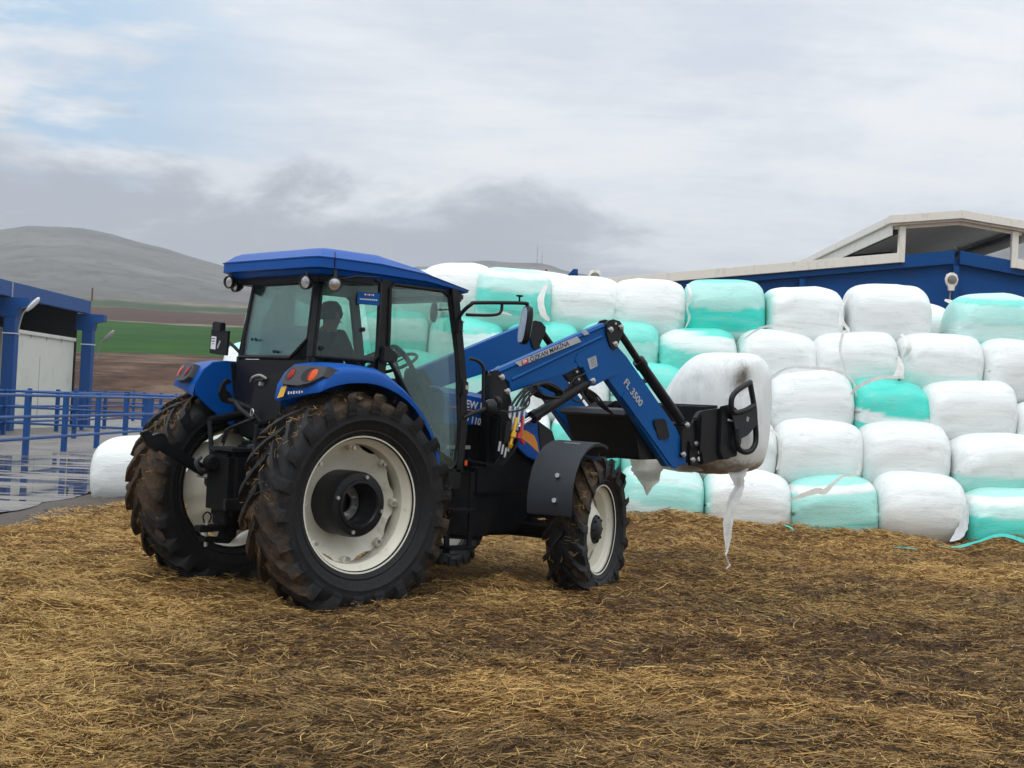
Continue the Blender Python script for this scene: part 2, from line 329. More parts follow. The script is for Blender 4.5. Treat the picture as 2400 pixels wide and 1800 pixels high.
ds = np.unique(np.concatenate([np.arange(4.6, 21, .07), np.linspace(-60, 4.6, 30), np.linspace(21, 75, 34)]))
LG, DG = np.meshgrid(ls, ds, indexing='ij'); HG = gh(LG, DG)
def gridfaces(n, m): i, j = np.meshgrid(np.arange(n-1), np.arange(m-1), indexing='ij'); a = (i*m+j).ravel(); return np.stack([a, a+m, a+m+1, a+1], 1)
def litter(l, d):
    """0 = dark wet muck, 1 = golden fresh straw"""
    g = fbm(l, d, .33, 4, 41)*.55+fbm(l, d, 1.1, 4, 47)*.45
    g = .10+.90*sst(g, .32, .70)
    g += .30*np.exp(-((l+4.0)/1.4)**2-((d-14.2)/3.2)**2)+.22*np.exp(-((l+.2)/1.2)**2-((d-12.9)/2.6)**2)-.12*np.exp(-((l-3.2)/2.2)**2-((d-11.5)/3.2)**2)-.18*np.exp(-((l+.6)/1.6)**2-((d-9.5)/1.4)**2)
    return np.clip(g, 0, 1)
gm = bpy.data.materials.new('mucky_straw_ground'); gm.use_nodes = True; t = NT(gm.node_tree); b = gm.node_tree.nodes['Principled BSDF']
oc = t.n('ShaderNodeTexCoord').outputs['Object']; li = t.n('ShaderNodeAttribute', attribute_name='litter').outputs['Fac']; sw = t.n('ShaderNodeAttribute', attribute_name='bed').outputs['Fac']
n = t.noise(oc, 3.5, 9, .72); nf = t.noise(t.mapv(oc, (1, 1, 1)), 26, 8, .75, dist=1.5)
soil = t.mix(t.ss(n, .35, .68), (.070, .040, .020), (.145, .085, .042))
st = t.mix(t.ss(nf, .38, .66), (.080, .043, .018), (.32, .175, .058))
c = t.mix(t.m('MULTIPLY', t.ss(t.m('ADD', t.m('MULTIPLY', li, .6), t.m('MULTIPLY', nf, .5)), .36, .75), .85), soil, st)
dirtc = t.mix(t.noise(oc, 7, 9, .75), (.075, .062, .052), (.17, .145, .125))
c = t.mix(sw, dirtc, c)
t.l(c, b.inputs['Base Color']); t.l(t.m('ADD', .55, t.m('MULTIPLY', n, .4)), b.inputs['Roughness']); b.inputs['Specular IOR Level'].default_value = .2
bn = t.n('ShaderNodeBump'); bn.inputs['Strength'].default_value = .9; bn.inputs['Distance'].default_value = .03
t.l(t.m('ADD', nf, t.m('MULTIPLY', t.noise(oc, 70, 5, .7), .5)), bn.inputs['Height']); t.l(bn.outputs[0], b.inputs['Normal'])
bedf = sst(LG+.7*(fbm(LG, DG, 1.1, 4, 77)-.5)+.12*(DG-15)*-1, -5.5, -5.05)
g = grid(fromnp('ground', np.stack([LG, DG, HG], -1).reshape(-1, 3), gridfaces(len(ls), len(ds)), gm, attr={'litter': litter(LG, DG).ravel(), 'bed': bedf.ravel()})); tag(g, kind='structure')

# wet concrete yard with puddles
pm = bpy.data.materials.new('wet_concrete_yard'); pm.use_nodes = True; t = NT(pm.node_tree); b = pm.node_tree.nodes['Principled BSDF']
oc = t.n('ShaderNodeTexCoord').outputs['Object']
pz = t.noise(t.mapv(oc, (.5, 1.9, 1)), .9, 6, .66, dist=.5); sx_ = t.n('ShaderNodeSeparateXYZ'); t.l(oc, sx_.inputs[0])
near = t.m('MULTIPLY', t.ss(sx_.outputs[0], -11.5, -8.8), t.m('MULTIPLY', t.ss(sx_.outputs[1], 16.5, 20), t.m('SUBTRACT', 1, t.ss(sx_.outputs[1], 29, 34))))
pud = t.ss(t.m('ADD', pz, t.m('MULTIPLY', near, .16)), .625, .65)
damp = t.ss(t.noise(oc, .9, 6, .65), .35, .6)
c = t.mix(damp, (.235, .215, .195), (.135, .122, .112)); c = t.mix(t.m('MULTIPLY', t.ss(t.noise(oc, 4, 9, .7), .5, .75), .5), c, (.09, .075, .06))
c = t.mix(pud, c, (.05, .045, .04)); t.l(c, b.inputs['Base Color'])
t.l(t.mix(pud, t.mix(damp, (.75,)*3, (.42,)*3), (.03,)*3), b.inputs['Roughness'])
bn = t.n('ShaderNodeBump'); bn.inputs['Distance'].default_value = .01; t.l(t.m('SUBTRACT', .35, t.m('MULTIPLY', pud, .345)), bn.inputs['Strength']); t.l(t.noise(oc, 18, 6, .6), bn.inputs['Height']); t.l(bn.outputs[0], b.inputs['Normal'])
lp = np.linspace(-40, -5.9, 60); dp = np.linspace(2, 72, 160); LP, DP = np.meshgrid(lp, dp, indexing='ij')
LP2 = LP.copy(); LP2[-1] += .35*(fbm(DP[-1]*0, DP[-1], 1.3, 4, 91)-.5)
g = grid(fromnp('wet_yard_pavement', np.stack([LP2, DP, 0*LP], -1).reshape(-1, 3), gridfaces(60, 160), pm)); tag(g, kind='structure')

# fields and hills: one profile along the distance, the far ridge drawn per direction
prd = [55, 68, 82, 100, 120, 250, 450, 650, 900]; prz = [-.3, -.1, 1.2, 3.0, 4.4, 12.7, 26.3, 40.3, 57.5]
ra = np.array([-900,-729,-691,-652,-613,-574,-534,-495,-455,-416,-388,-307,-199,-142,-123,-103,-78,-39,-13,33,46,63,79,93,124,233,471,632,667,709,900])/2000
rz = np.array([200,214,221,223,223,217,207,198,190,180,172,167,178,192,194,199.5,203,206,205,206,204,198,195,193,186,185,212,249,264,274,300])
A_ = np.linspace(-.62, .62, 520)
fd = np.unique(np.concatenate([np.linspace(55, 130, 26), np.linspace(130, 900, 60)]))
AA, FD = np.meshgrid(A_, fd, indexing='ij'); FL = AA*FD
FZ = np.interp(FD, prd, prz)+(fbm(FL, FD, .05, 4, 3)-.5)*np.interp(FD, [55, 70, 120, 900], [0, .2, .8, 5])
fm = bpy.data.materials.new('ploughed_and_green_fields'); fm.use_nodes = True; t = NT(fm.node_tree); b = fm.node_tree.nodes['Principled BSDF']
oc = t.n('ShaderNodeTexCoord').outputs['Object']; sx_ = t.n('ShaderNodeSeparateXYZ'); t.l(oc, sx_.inputs[0]); lx, dy, _ = sx_.outputs
dd = t.m('ADD', dy, t.m('MULTIPLY', lx, -.20)); dd = t.m('SUBTRACT', dd, 10)
dd = t.m('ADD', dd, t.m('MULTIPLY', t.m('SUBTRACT', t.noise(oc, .05, 4), .5), 9))
nb = t.noise(t.mapv(oc, (1, .35, 1)), .35, 9, .72); nb2 = t.noise(oc, .09, 7, .7)
brown = t.mix(t.ss(nb, .32, .68), (.036, .018, .011), (.100, .054, .034))
brown = t.mix(t.m('MULTIPLY', t.ss(t.noise(t.mapv(oc, (.5, 1, 1)), .16, 9, .78), .48, .66), .8), brown, (.20, .14, .10))
green = t.mix(t.ss(nb2, .3, .7), (.011, .054, .006), (.026, .088, .010))
pale = t.mix(nb2, (.13, .10, .075), (.24, .20, .15))
c = t.mix(t.ss(dd, 118, 120), brown, green)
c = t.mix(t.ss(dd, 246, 252), c, pale); c = t.mix(t.ss(dd, 262, 268), c, t.mix(nb2, (.06, .035, .026), (.085, .052, .040)))
c = t.mix(t.ss(dd, 432, 440), c, (.09, .11, .06)); c = t.mix(t.ss(dd, 452, 460), c, t.mix(nb2, (.03, .058, .026), (.05, .075, .035)))
c = t.mix(t.ss(dd, 610, 620), c, t.mix(nb2, (.075, .085, .05), (.10, .10, .065))); c = t.mix(t.ss(dd, 680, 690), c, t.mix(nb2, (.22, .18, .13), (.15, .13, .09)))
c = t.mix(t.ss(dd, 720, 760), c, t.mix(nb2, (.09, .085, .065), (.13, .12, .09)))
t.l(c, b.inputs['Base Color']); b.inputs['Roughness'].default_value = .95; b.inputs['Specular IOR Level'].default_value = .1
bn = t.n('ShaderNodeBump'); bn.inputs['Strength'].default_value = .6; bn.inputs['Distance'].default_value = .6; t.l(nb, bn.inputs['Height']); t.l(bn.outputs[0], b.inputs['Normal'])
tag(grid(fromnp('fields', np.stack([FL, FD, FZ], -1).reshape(-1, 3), gridfaces(len(A_), len(fd)), fm)), kind='structure')
hd = np.linspace(900, 3200, 90); AA, HD = np.meshgrid(A_, hd, indexing='ij'); HL = AA*HD
ridge = np.interp(AA, ra, rz)
HZ = 57.5+(ridge-57.5)*(np.clip((HD-900)/1100, 0, 1)**1.75)*(1-.3*np.clip((HD-2000)/1200, 0, 1))
HZ += (fbm(HL, HD, .004, 5, 13)-.5)*34*np.sin(np.clip((HD-900)/1100, 0, 1)*np.pi)+(fbm(HL, HD, .02, 4, 21)-.5)*4
HZ[:, 0] = np.interp(900, prd, prz)+(fbm(HL[:, 0], HD[:, 0], .05, 4, 3)-.5)*5-.5
hm = bpy.data.materials.new('bare_hillside'); hm.use_nodes = True; t = NT(hm.node_tree); b = hm.node_tree.nodes['Principled BSDF']
oc = t.n('ShaderNodeTexCoord').outputs['Object']
c = t.mix(t.ss(t.noise(t.mapv(oc, (.4, 1, 1)), .006, 9, .68), .35, .68), (.075, .071, .058), (.185, .170, .137))
c = t.mix(t.m('MULTIPLY', t.ss(t.noise(oc, .03, 9, .8), .50, .60), .75), c, (.028, .028, .022)); c = t.mix(t.m('MULTIPLY', t.ss(t.noise(oc, .11, 6, .8), .60, .64), .9), c, (.010, .012, .009)); c = t.mix(t.m('MULTIPLY', t.ss(t.noise(t.mapv(oc, (.6, 1.5, 1)), .012, 6, .6), .58, .7), .5), c, (.19, .17, .14))
t.l(c, b.inputs['Base Color']); b.inputs['Roughness'].default_value = 1; b.inputs['Specular IOR Level'].default_value = 0
tag(grid(fromnp('hills', np.stack([HL, HD, HZ], -1).reshape(-1, 3), gridfaces(len(A_), len(hd)), hm)), kind='structure')
# air between here and the hills
hz = MB().box((0, 1630, 153), (4300, 3330, 312)).build('haze', 'white', None, smooth=False)
hz.data.materials.clear(); vm = bpy.data.materials.new('thin_grey_haze'); vm.use_nodes = True; vm.node_tree.nodes.clear(); t = NT(vm.node_tree)
pvv = t.n('ShaderNodeVolumePrincipled'); pvv.inputs['Density'].default_value = .00030; pvv.inputs['Color'].default_value = (.90, .94, 1.0, 1); pvv.inputs['Anisotropy'].default_value = .1
t.l(pvv.outputs[0], t.n('ShaderNodeOutputMaterial').inputs['Volume']); hz.data.materials.append(vm); grid(hz); tag(hz, kind='stuff')
# masts on the hill
for (l, z0, h, lab) in [(26.6, 203, 26, 'tall thin lattice mast on top of the far middle hill'), (33.5, 203, 17, 'shorter thin mast beside the tall one on the far middle hill')]:
    e = grid(empty('radio_mast', lab, 'mast', group='masts on the far hill'), l, 2000, z0-3)
    MB().tube([(0, 0, 0), (0, 0, h+3)], [.55, .25], 6).build('mast_pole', 'frame', e)
    MB().box((0, 0, h*.8), (2.2, .4, .5)).build('antenna', 'frame', e)

# ================================================================== STRAW
def straw(n, lr, dr, seed, wid, name, lab=None, lo=.035, hi=.12, dens=lambda l, d: 1, up=.22):
    r = np.random.default_rng(seed)
    # more blades where the camera is near: draw the depth with density falling as 1/d
    u = r.random(n*2); d = dr[0]*(dr[1]/dr[0])**(u**1.0); l = lr[0]+(lr[1]-lr[0])*r.random(n*2)
    vis = (np.abs(l) < d*.44+1.3)
    bed = sst(l+.7*(fbm(l, d, 1.1, 4, 77)-.5)-.12*(d-15), -5.6, -5.0)
    lt = litter(l, d); keep = vis & (r.random(n*2) < bed*(.55+.45*lt)*dens(l, d))
    l, d, lt = l[keep][:n], d[keep][:n], lt[keep][:n]; k = len(l)
    L = (lo+(hi-lo)*r.random(k)**1.8)*(1+.02*d); a = r.random(k)*6.283
    fl = fbm(l, d, 1.3, 2, 61)*9; a = np.where(r.random(k) < .45, fl+r.normal(0, .45, k), a)
    tilt = np.abs(r.normal(0, up, k)); z = gh(l, d)+r.random(k)*.018+.004+.022*lt*r.random(k)+.055*sst(fbm(l, d, 2.4, 3, 88), .54, .70)*r.random(k)
    dx, dy, dz = np.cos(a)*np.cos(tilt), np.sin(a)*np.cos(tilt), np.sin(tilt)
    wd = wid*(.6+.8*r.random(k))*(1+.045*d); roll = r.normal(0, .7, k)
    sx, sy, sz = -np.sin(a)*np.cos(roll), np.cos(a)*np.cos(roll), np.sin(roll)
    P = np.stack([l, d, z], 1); D = np.stack([dx, dy, dz], 1)*L[:, None]; Sd = np.stack([sx, sy, sz], 1)*(wd/2)[:, None]
    bend = np.stack([-np.sin(a), np.cos(a), 0*a+.3], 1)*(L*r.normal(0, .09, k))[:, None]
    p0 = P-D*.5; p1 = P+bend; p2 = P+D*.5; p0[:, 2] = np.maximum(p0[:, 2], gh(p0[:, 0], p0[:, 1])+.002)
    V = np.stack([p0-Sd, p0+Sd, p1-Sd, p1+Sd, p2-Sd*.7, p2+Sd*.7], 1).reshape(-1, 3)
    b = (np.arange(k)*6)[:, None]; Fc = np.concatenate([b+np.array([0, 1, 3, 2]), b+np.array([2, 3, 5, 4])])
    cc = np.clip(lt*.47+r.normal(.22, .20, k), 0, 1); cc = np.where(r.random(k) < .03, 1.0, cc)
    ol = np.clip(fbm(l, d, .5, 3, 71)*1.6-.55+r.normal(0, .15, k), 0, 1)
    o = grid(fromnp(name, V, Fc, 'straw', smooth=False, attr={'gold': np.repeat(cc, 6), 'olive': np.repeat(ol, 6)}))
    return tag(o, lab, None, None, 'stuff')
sm = bpy.data.materials.new('straw_blades'); sm.use_nodes = True; t = NT(sm.node_tree); b = sm.node_tree.nodes['Principled BSDF']; M['straw'] = sm
gd = t.n('ShaderNodeAttribute', attribute_name='gold').outputs['Fac']; ol = t.n('ShaderNodeAttribute', attribute_name='olive').outputs['Fac']
cr = t.n('ShaderNodeValToRGB'); t.l(gd, cr.inputs[0]); e = cr.color_ramp.elements
e[0].position = 0; e[0].color = (.045, .024, .009, 1); e[1].position = 1; e[1].color = (.66, .46, .17, 1)
for p, c_ in ((.25, (.165, .092, .036)), (.5, (.34, .200, .072)), (.8, (.56, .350, .118))): x = e.new(p); x.color = (*c_, 1)
t.l(t.mix(t.m('MULTIPLY', ol, .38), cr.outputs[0], (.20, .155, .060)), b.inputs['Base Color']); b.inputs['Roughness'].default_value = .6; b.inputs['Specular IOR Level'].default_value = .15
straw(430000, (-6.2, 9.4), (5.0, 19.2), 5, .0031, 'straw_litter', 'matted golden and brown straw covering the yard')
straw(15000, (-6.2, 9.4), (5.0, 14), 6, .0038, 'loose_straw', 'longer loose straw stalks lying on the matted bed', .12, .26, up=.16)
# clods of muck
def clods(n, seed):
    r = np.random.default_rng(seed); l = r.uniform(-5.6, 8, n*2); d = 5.2*(19/5.2)**r.random(n*2)
    kp = (np.abs(l) < d*.385+.4) & (r.random(n*2) < 1-.75*litter(l, d)); l, d = l[kp][:n], d[kp][:n]; k = len(l)
    base = np.array([[0,0,1],[.9,0,.1],[.3,.85,.1],[-.7,.5,.1],[-.7,-.5,.1],[.3,-.85,.1],[0,0,-.5]]); F_ = np.array([[0,1,2],[0,2,3],[0,3,4],[0,4,5],[0,5,1],[6,2,1],[6,3,2],[6,4,3],[6,5,4],[6,1,5]])
    s = r.uniform(.005, .02, k)*(1+.03*d); V = base[None]*s[:, None, None]*r.uniform(.6, 1.3, (k, 7, 3))*np.array([1.2, 1.2, .6]); V += np.stack([l, d, gh(l, d)], 1)[:, None]
    o = grid(fromnp('muck_clods', V.reshape(-1, 3), (F_[None]+(np.arange(k)*7)[:, None, None]).reshape(-1, 3), mat('dark_muck', (.060, .038, .022), .8, var=.4, vscale=4), smooth=False)); tag(o, 'dark muck clods scattered among the straw', kind='stuff')
clods(6000, 8)

# ================================================================== BUILDINGS
def gobj(mb, name, m, parent, **k): return mb.build(name, m, parent, **k)
# barn with a raised ridge vent, gable towards the bales; local origin under the ridge
bn_ = grid(empty('barn', 'big blue gabled barn with white roof edge and raised ridge vent behind the bales', 'barn'), 13.84, 45)
HW = 11.62; RZ = 6.90; EZ = RZ-.134*HW; SL = .134
rf = lambda x: RZ-SL*abs(x)
MB().prism([(-HW, 0), (HW, 0), (HW, EZ), (0, RZ), (-HW, EZ)], .12, .3).build('gable_wall', 'navy', bn_)
for s in (-1, 1): MB().box((s*(HW-.1), 20.2, EZ/2), (.2, 39.6, EZ)).build('side_wall', 'navy', bn_)
for s in (-1, 1):
    MB().prism([(s*(HW+.02), EZ-.20), (s*.09, RZ-.20+.02), (s*.09, RZ+.24), (s*1.80, rf(1.8)+.24), (s*1.80, rf(1.8)), (s*(HW+.02), EZ)], -.10, .12).build('rake_beam', 'navy', bn_)
    MB().prism([(s*1.85, rf(1.85)+.004), (s*(HW+.25), rf(HW+.25)+.004), (s*(HW+.25), rf(HW+.25)+.28), (s*1.85, rf(1.85)+.31)], -.22, .12).build('roof_edge_trim', 'trim', bn_, bevel=.01)
    MB().prism([(s*1.85, rf(1.85)+.01), (s*(HW+.25), rf(HW+.25)+.01), (s*(HW+.25), rf(HW+.25)+.17), (s*1.85, rf(1.85)+.19)], .122, 40).build('roof', 'roofing', bn_)
    MB().prism([(s*2.10, 7.50), (s*2.14, 7.50), (s*2.14, 7.80), (s*2.10, 7.80)], -.2, 34).build('vent_side_panel', 'trim', bn_)
for x in (-HW+.14, -4.85, 0, 4.85, HW-.14): MB().box((x, .03, (rf(x)-.24)/2), (.17, .16, rf(x)-.24)).build('pilaster', 'navy', bn_)
MB().box((0, .06, 5.22), (2*HW-.4, .10, .09)).build('girt', 'navy', bn_)
# raised ridge vent
MW = 1.78
for s in (-1, 1):
    for y in (-.1, 8, 16, 24, 32): MB().box((s*MW, y, (rf(MW)+7.82)/2), (.2, .2, 7.82-rf(MW))).build('vent_post', 'trim', bn_, bevel=.01)
    MB().prism([(0, 8.05), (s*2.12, 7.80), (s*2.12, 7.86), (0, 8.11)], -.3, 34).build('vent_soffit', 'trim', bn_)
    MB().prism([(0, 8.112), (s*2.26, 7.845), (s*2.26, 8.10), (0, 8.37)], -.42, -.3).build('vent_fascia', 'trim', bn_, bevel=.01)
    MB().prism([(s*.02, 8.115), (s*2.26, 7.865), (s*2.26, 8.08), (s*.02, 8.34)], -.299, 34.2).build('vent_roof', 'trim', bn_)
    MB().bar((s*MW, 0, 7.72), (s*MW, 34, 7.72), .12, .14).build('vent_rail', 'dark', bn_)
    MB().bar((0, -.05, 8.0), (s*2.0, -.05, 7.76), .10, .10).build('vent_rafter', 'trim', bn_)
for y in (8, 16, 24): MB().prism([(-MW, 7.6), (MW, 7.6), (MW, 7.75), (0, 7.98), (-MW, 7.75)], y, y+.12).build('vent_truss', 'frame', bn_)
MB().prism([(-1.7, 6.9), (1.7, 6.9), (1.7, 7.6), (-1.7, 7.6)], 33, 33.1).build('vent_end', 'dark', bn_)
MB().prism([(-1.84, rf(1.84)+.02), (0, RZ-.1), (1.84, rf(1.84)+.02), (1.84, rf(1.84)-.1), (-1.84, rf(1.84)-.1)], 1.2, 39).build('vent_floor', 'dark', bn_)
MB().tube([(0, -.05, RZ+.24), (-.1, -.05, RZ+.36), (0, -.05, RZ+.42), (.1, -.05, RZ+.36), (0, -.05, RZ+.24)], .015, 6).build('lifting_eye', 'steel', bn_)
def flood(l, d, z0, z1, lab):
    e = grid(empty('yard_lamp', lab, 'lamp', group='floodlights on the blue barn'), l, d, z0)
    h = z1-z0
    MB().tube([(0, 0, 0), (0, -.05, h*.45), (0, -.12, h*.62)], .028, 8).build('arm', 'lampgrey', e)
    MB().loft([[(x*r1, -.12+y*.07-.0, h*.55+zz_) for x, y in [(math.cos(a), math.sin(a)) for a in [2*math.pi*k/16 for k in range(16)]]] for zz_, r1 in ((0, .10), (.12, .12), (.22, .19), (.36, .215), (.50, .17), (.56, .06))]).build('lamp_head', 'trim', e)
    MB().loft([[(math.cos(a)*.15*s_, -.185-dy_, h*.55+.34+math.sin(a)*.14*s_) for a in [2*math.pi*k/16 for k in range(16)]] for s_, dy_ in ((1, 0), (.9, .03), (.4, .05))]).build('lens', 'grille', e)
    return e
flood(13.56, 44.6, 5.35, 6.2, 'pale cobra head lamp on the centre post of the blue gable'); flood(2.42, 44.6, 4.9, 5.72, 'round grey lamp at the low left corner of the blue barn roof')
e = grid(empty('corner_bracket', 'blue bracket with a rusty peg left of the barn roof corner', 'bracket'), 1.7, 45, 0)
MB().box((.1, 0, 2.9), (.22, .2, 5.8)).build('post', 'navy', e); MB().prism([(-.35, 5.45), (.2, 5.45), (.2, 5.95), (.05, 5.95)], -.1, .1).build('gusset', 'navy', e)
MB().box((-.8, 0, 2.8), (.08, .08, 5.6)).build('peg_post', 'navy', e); MB().loft([[(-.8+x*r_, y*r_, z) for x, y in ((1, 0), (0, 1), (-1, 0), (0, -1))] for z, r_ in ((5.55, .05), (5.62, .16), (5.66, .05), (5.82, .05), (5.9, .03))]).build('peg', 'rust', e)

# open fronted shed on the left, running back along the yard; local origin = its far right corner
sh = grid(empty('open_shed', 'blue framed open shed with white wall panels at the left edge', 'shed'), -15.62, 52)
ZB = 4.59
MB().box((-.02, -16, ZB-.235), (.24, 32.2, .47)).build('eave_beam', 'sblue', sh, bevel=.012)
for y in (-8.15, -16.2, -24.2): MB().box((.105, y, ZB-.235), (.03, .10, .49)).build('splice_plate', 'lampgrey', sh)
for i, y in enumerate((0, -8, -16, -24)):
    p = MB().box((.12, y-.1, 2.02), (.36, .42, 4.08)).build('post', 'sblue', sh, bevel=.015)
    MB().prism([(-.3, 4.10), (.70, 4.10), (.70, 3.86), (.36, 3.78), (.33, 3.5), (-.3, 3.5)], y-.33, y+.13).build('corbel', 'sblue', p, bevel=.01)
    MB().box((.12, y-.1, 3.0), (.40, .46, .035)).build('strap', 'white', p)
for i in range(4):
    y0, y1 = -8*i-.55, -8*(i+1)+.2
    q = MB().box((-.30, (y0+y1)/2, 1.55), (.10, y0-y1, 3.1)).build('wall_panel', 'wall', sh)
    MB().box((-.28, (y0+y1)/2, 3.13), (.22, y0-y1, .12)).build('capping', 'wall', q, bevel=.01)
    for f_ in (.2, .42, .64, .86): MB().box((-.243, y0+(y1-y0)*f_, 3.02), (.012, .06, .10)).build('clip', 'lampgrey', q)
    MB().box((-.246, y0+(y1-y0)*.5, 1.3), (.006, .03, 2.2)).build('seam', 'lampgrey', q)
    MB().box((-.240, y0+(y1-y0)*.82, 1.25), (.02, 1.1, .9)).build('hatch', 'wall', q, bevel=.005)
MB().prism([(-.16, ZB-.02), (-14, ZB+1.1), (-14, ZB+1.2), (-.16, ZB+.06)], -32, .1).build('roof', 'roofing', sh)
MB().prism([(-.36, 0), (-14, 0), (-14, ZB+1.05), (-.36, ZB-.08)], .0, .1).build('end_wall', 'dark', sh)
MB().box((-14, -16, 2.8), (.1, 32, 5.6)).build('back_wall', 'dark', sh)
for y in (-8, -16, -24): MB().bar((-.2, y, ZB-.2), (-13.9, y, ZB+.9), .2, .4).build('rafter', 'sblue', sh)
MB().tube([(.1, .15, ZB+.01), (.1, .15, ZB+.5)], .03, 6).build('roof_peg', 'rust', sh)
def shedlamp(l, d, lab, z0=3.0, mm='white'):
    e = grid(empty('shed_lamp', lab, 'lamp', group='lamps on the shed posts'), l, d, z0)
    MB().tube([(0, 0, 0), (.05, 0, .35), (.14, -.05, .62), (.26, -.08, .75)], .025, 8, 4).build('arm', 'lampgrey', e)
    MB().loft([[(.24+.52*t_*.75, -.08+r_*.6*math.cos(a), .72+.52*t_*.72+r_*math.sin(a)*.6) for a in [2*math.pi*k/12 for k in range(12)]] for t_, r_ in ((0, .05), (.15, .14), (.5, .19), (.85, .17), (1.0, .08))]).build('lamp_head', mm, e)
shedlamp(-15.25, 43.8, 'white lamp on the shed post nearest the left edge'); shedlamp(-15.35, 52.5, 'grey lamp behind the far right post of the shed', 2.45, 'lampgrey')

# tubular pens
def fence(pts, step, lab, posts_at=None, base=0):
    a, b_ = Vector(pts[0]), Vector(pts[1]); L = (b_-a).length; e = grid(empty('pen_fence', lab, 'fence', group='blue tubular pen fences'), a.x, a.y, 0); u = (b_-a).normalized()
    n = int(round(L/step)); me = None
    for k in range(n+1):
        p = u*(L*k/n); q = MB().box((p.x, p.y, .66), (.115, .115, 1.36)).build('post', 'sblue', e, bevel=.008) if me is None else None
        if me is None: me = q.data; p0 = p.copy()
        else:
            q = bpy.data.objects.new('post', me); S.collection.objects.link(q); q.parent = e; q.location = (p.x-p0.x, p.y-p0.y, 0)
    sd = Vector((u.y, -u.x, 0))*.085
    for z in (.36, .81, 1.255): MB().tube([Vector((sd.x, sd.y, z)), Vector((sd.x+u.x*L, sd.y+u.y*L, z))], .034, 10).build('rail', 'sblue', e)
fence([(-10.05, 24.6), (-10.05, 52.6)], 2.55, 'nearest blue rail fence along the wet yard')
fence([(-14.4, 24), (-14.4, 64)], 2.6, 'blue rail fence in front of the white shed panels')
fence([(-14.3, 40.3), (-10.3, 40.3)], 2.0, 'short blue cross fence nearer the camera between the two long fences')
fence([(-14.3, 53.2), (-10.3, 53.2)], 2.0, 'short blue cross fence at the far end of the nearest pen')
fence([(-30, 64.3), (-4, 64.3)], 2.6, 'far blue rail fence crossing in front of the brown bank')

# ================================================================== BALES
WH, LT, TL, DP = 0.0, .50, .86, 1.0
def bale(name, l, d, ztop, L, H=.98, T=1.06, bands=(), lab='', group='wrapped bales stacked in the wall', tilt=0, bow=.06, roll=0, seed=0, yaw=0, vertical=False, edge=0, sharp=.37, nu=42, nt_=84):
    r = np.random.default_rng(seed+100)
    ph = np.linspace(0, np.pi, nu); th = np.linspace(0, 2*np.pi, nt_, endpoint=False); PH, TH = np.meshgrid(ph, th, indexing='ij')
    sp_ = lambda v, p: np.sign(v)*np.abs(v)**p
    a = sharp+r.uniform(-.04, .05); U = -sp_(np.cos(PH), a); Rr = np.clip(np.sin(PH), 0, 1)**(a*.82)
    Rr = Rr*(1+.05*(1-U**2)-.02)
    X = U*L/2; c_, s_ = np.cos(TH), np.sin(TH); Yv = Rr*sp_(s_, .88)*T/2; Zv = Rr*sp_(c_, .86)*H/2
    o1, o2 = r.uniform(0, 90, 2)
    nz = fbm(X*1.0+o1, TH*0+Zv*1.2+Yv*.9+o2, 2.2, 3, seed % 50)-.5; nz2 = fbm(X*.7+o2, Zv*6+Yv*5+o1, 2.5, 3, (seed+9) % 50)-.5
    K = 1+(.12*nz+.035*nz2)*np.clip(Rr*1.5, 0, 1)
    Yv *= K; Zv *= K; X = X*(1+.03*nz)
    Zv -= .05*H*(X/(L/2))**2*(1 if r.random() < .5 else .3)*(Zv > 0); Zv += r.uniform(-.035, .035)*X*2
    v = (H/2-Zv)/H+tilt*X/L+bow*4*(X/L)**2+.012*nz
    tv = np.full(v.shape, 0.0)
    for b0, b1, lv in bands: k = sst(v, b0-.008, b0+.008)*(1-sst(v, b1-.008, b1+.008)); tv = tv*(1-k)+lv*k
    tv = tv+.10*sst(v, .75, 1.0)*(r.random() < .8)*(len(bands) == 0)+.05*(fbm(X+o1, Zv*3+o2, 2, 3, 9)-.4)
    if edge: tv = np.maximum(tv, .5*sst(-X*np.sign(edge)/L*2, .80, 1.0)*abs(edge))
    V = np.stack([X, Yv, Zv], -1).reshape(-1, 3); i, j = np.meshgrid(np.arange(nu-1), np.arange(nt_), indexing='ij'); j2 = (j+1) % nt_
    Fc = np.stack([(i*nt_+j), (i*nt_+j2), ((i+1)*nt_+j2), ((i+1)*nt_+j)], -1).reshape(-1, 4)
    o = fromnp(name, V, Fc, 'film', attr={'teal': np.clip(tv, 0, 1).ravel()})
    o.matrix_world = Matrix.Translation(W(l, d, ztop-H/2)) @ Matrix.Rotation(GRZ+R(yaw+r.uniform(-3, 3)), 4, 'Z') @ Matrix.Rotation(R(roll), 4, 'Y')
    if vertical: o.matrix_world = Matrix.Translation(W(l, d, ztop-L/2)) @ Matrix.Rotation(GRZ+R(yaw), 4, 'Z') @ Matrix.Rotation(R(-90+roll), 4, 'Y')
    return tag(o, lab, 'bale', group)
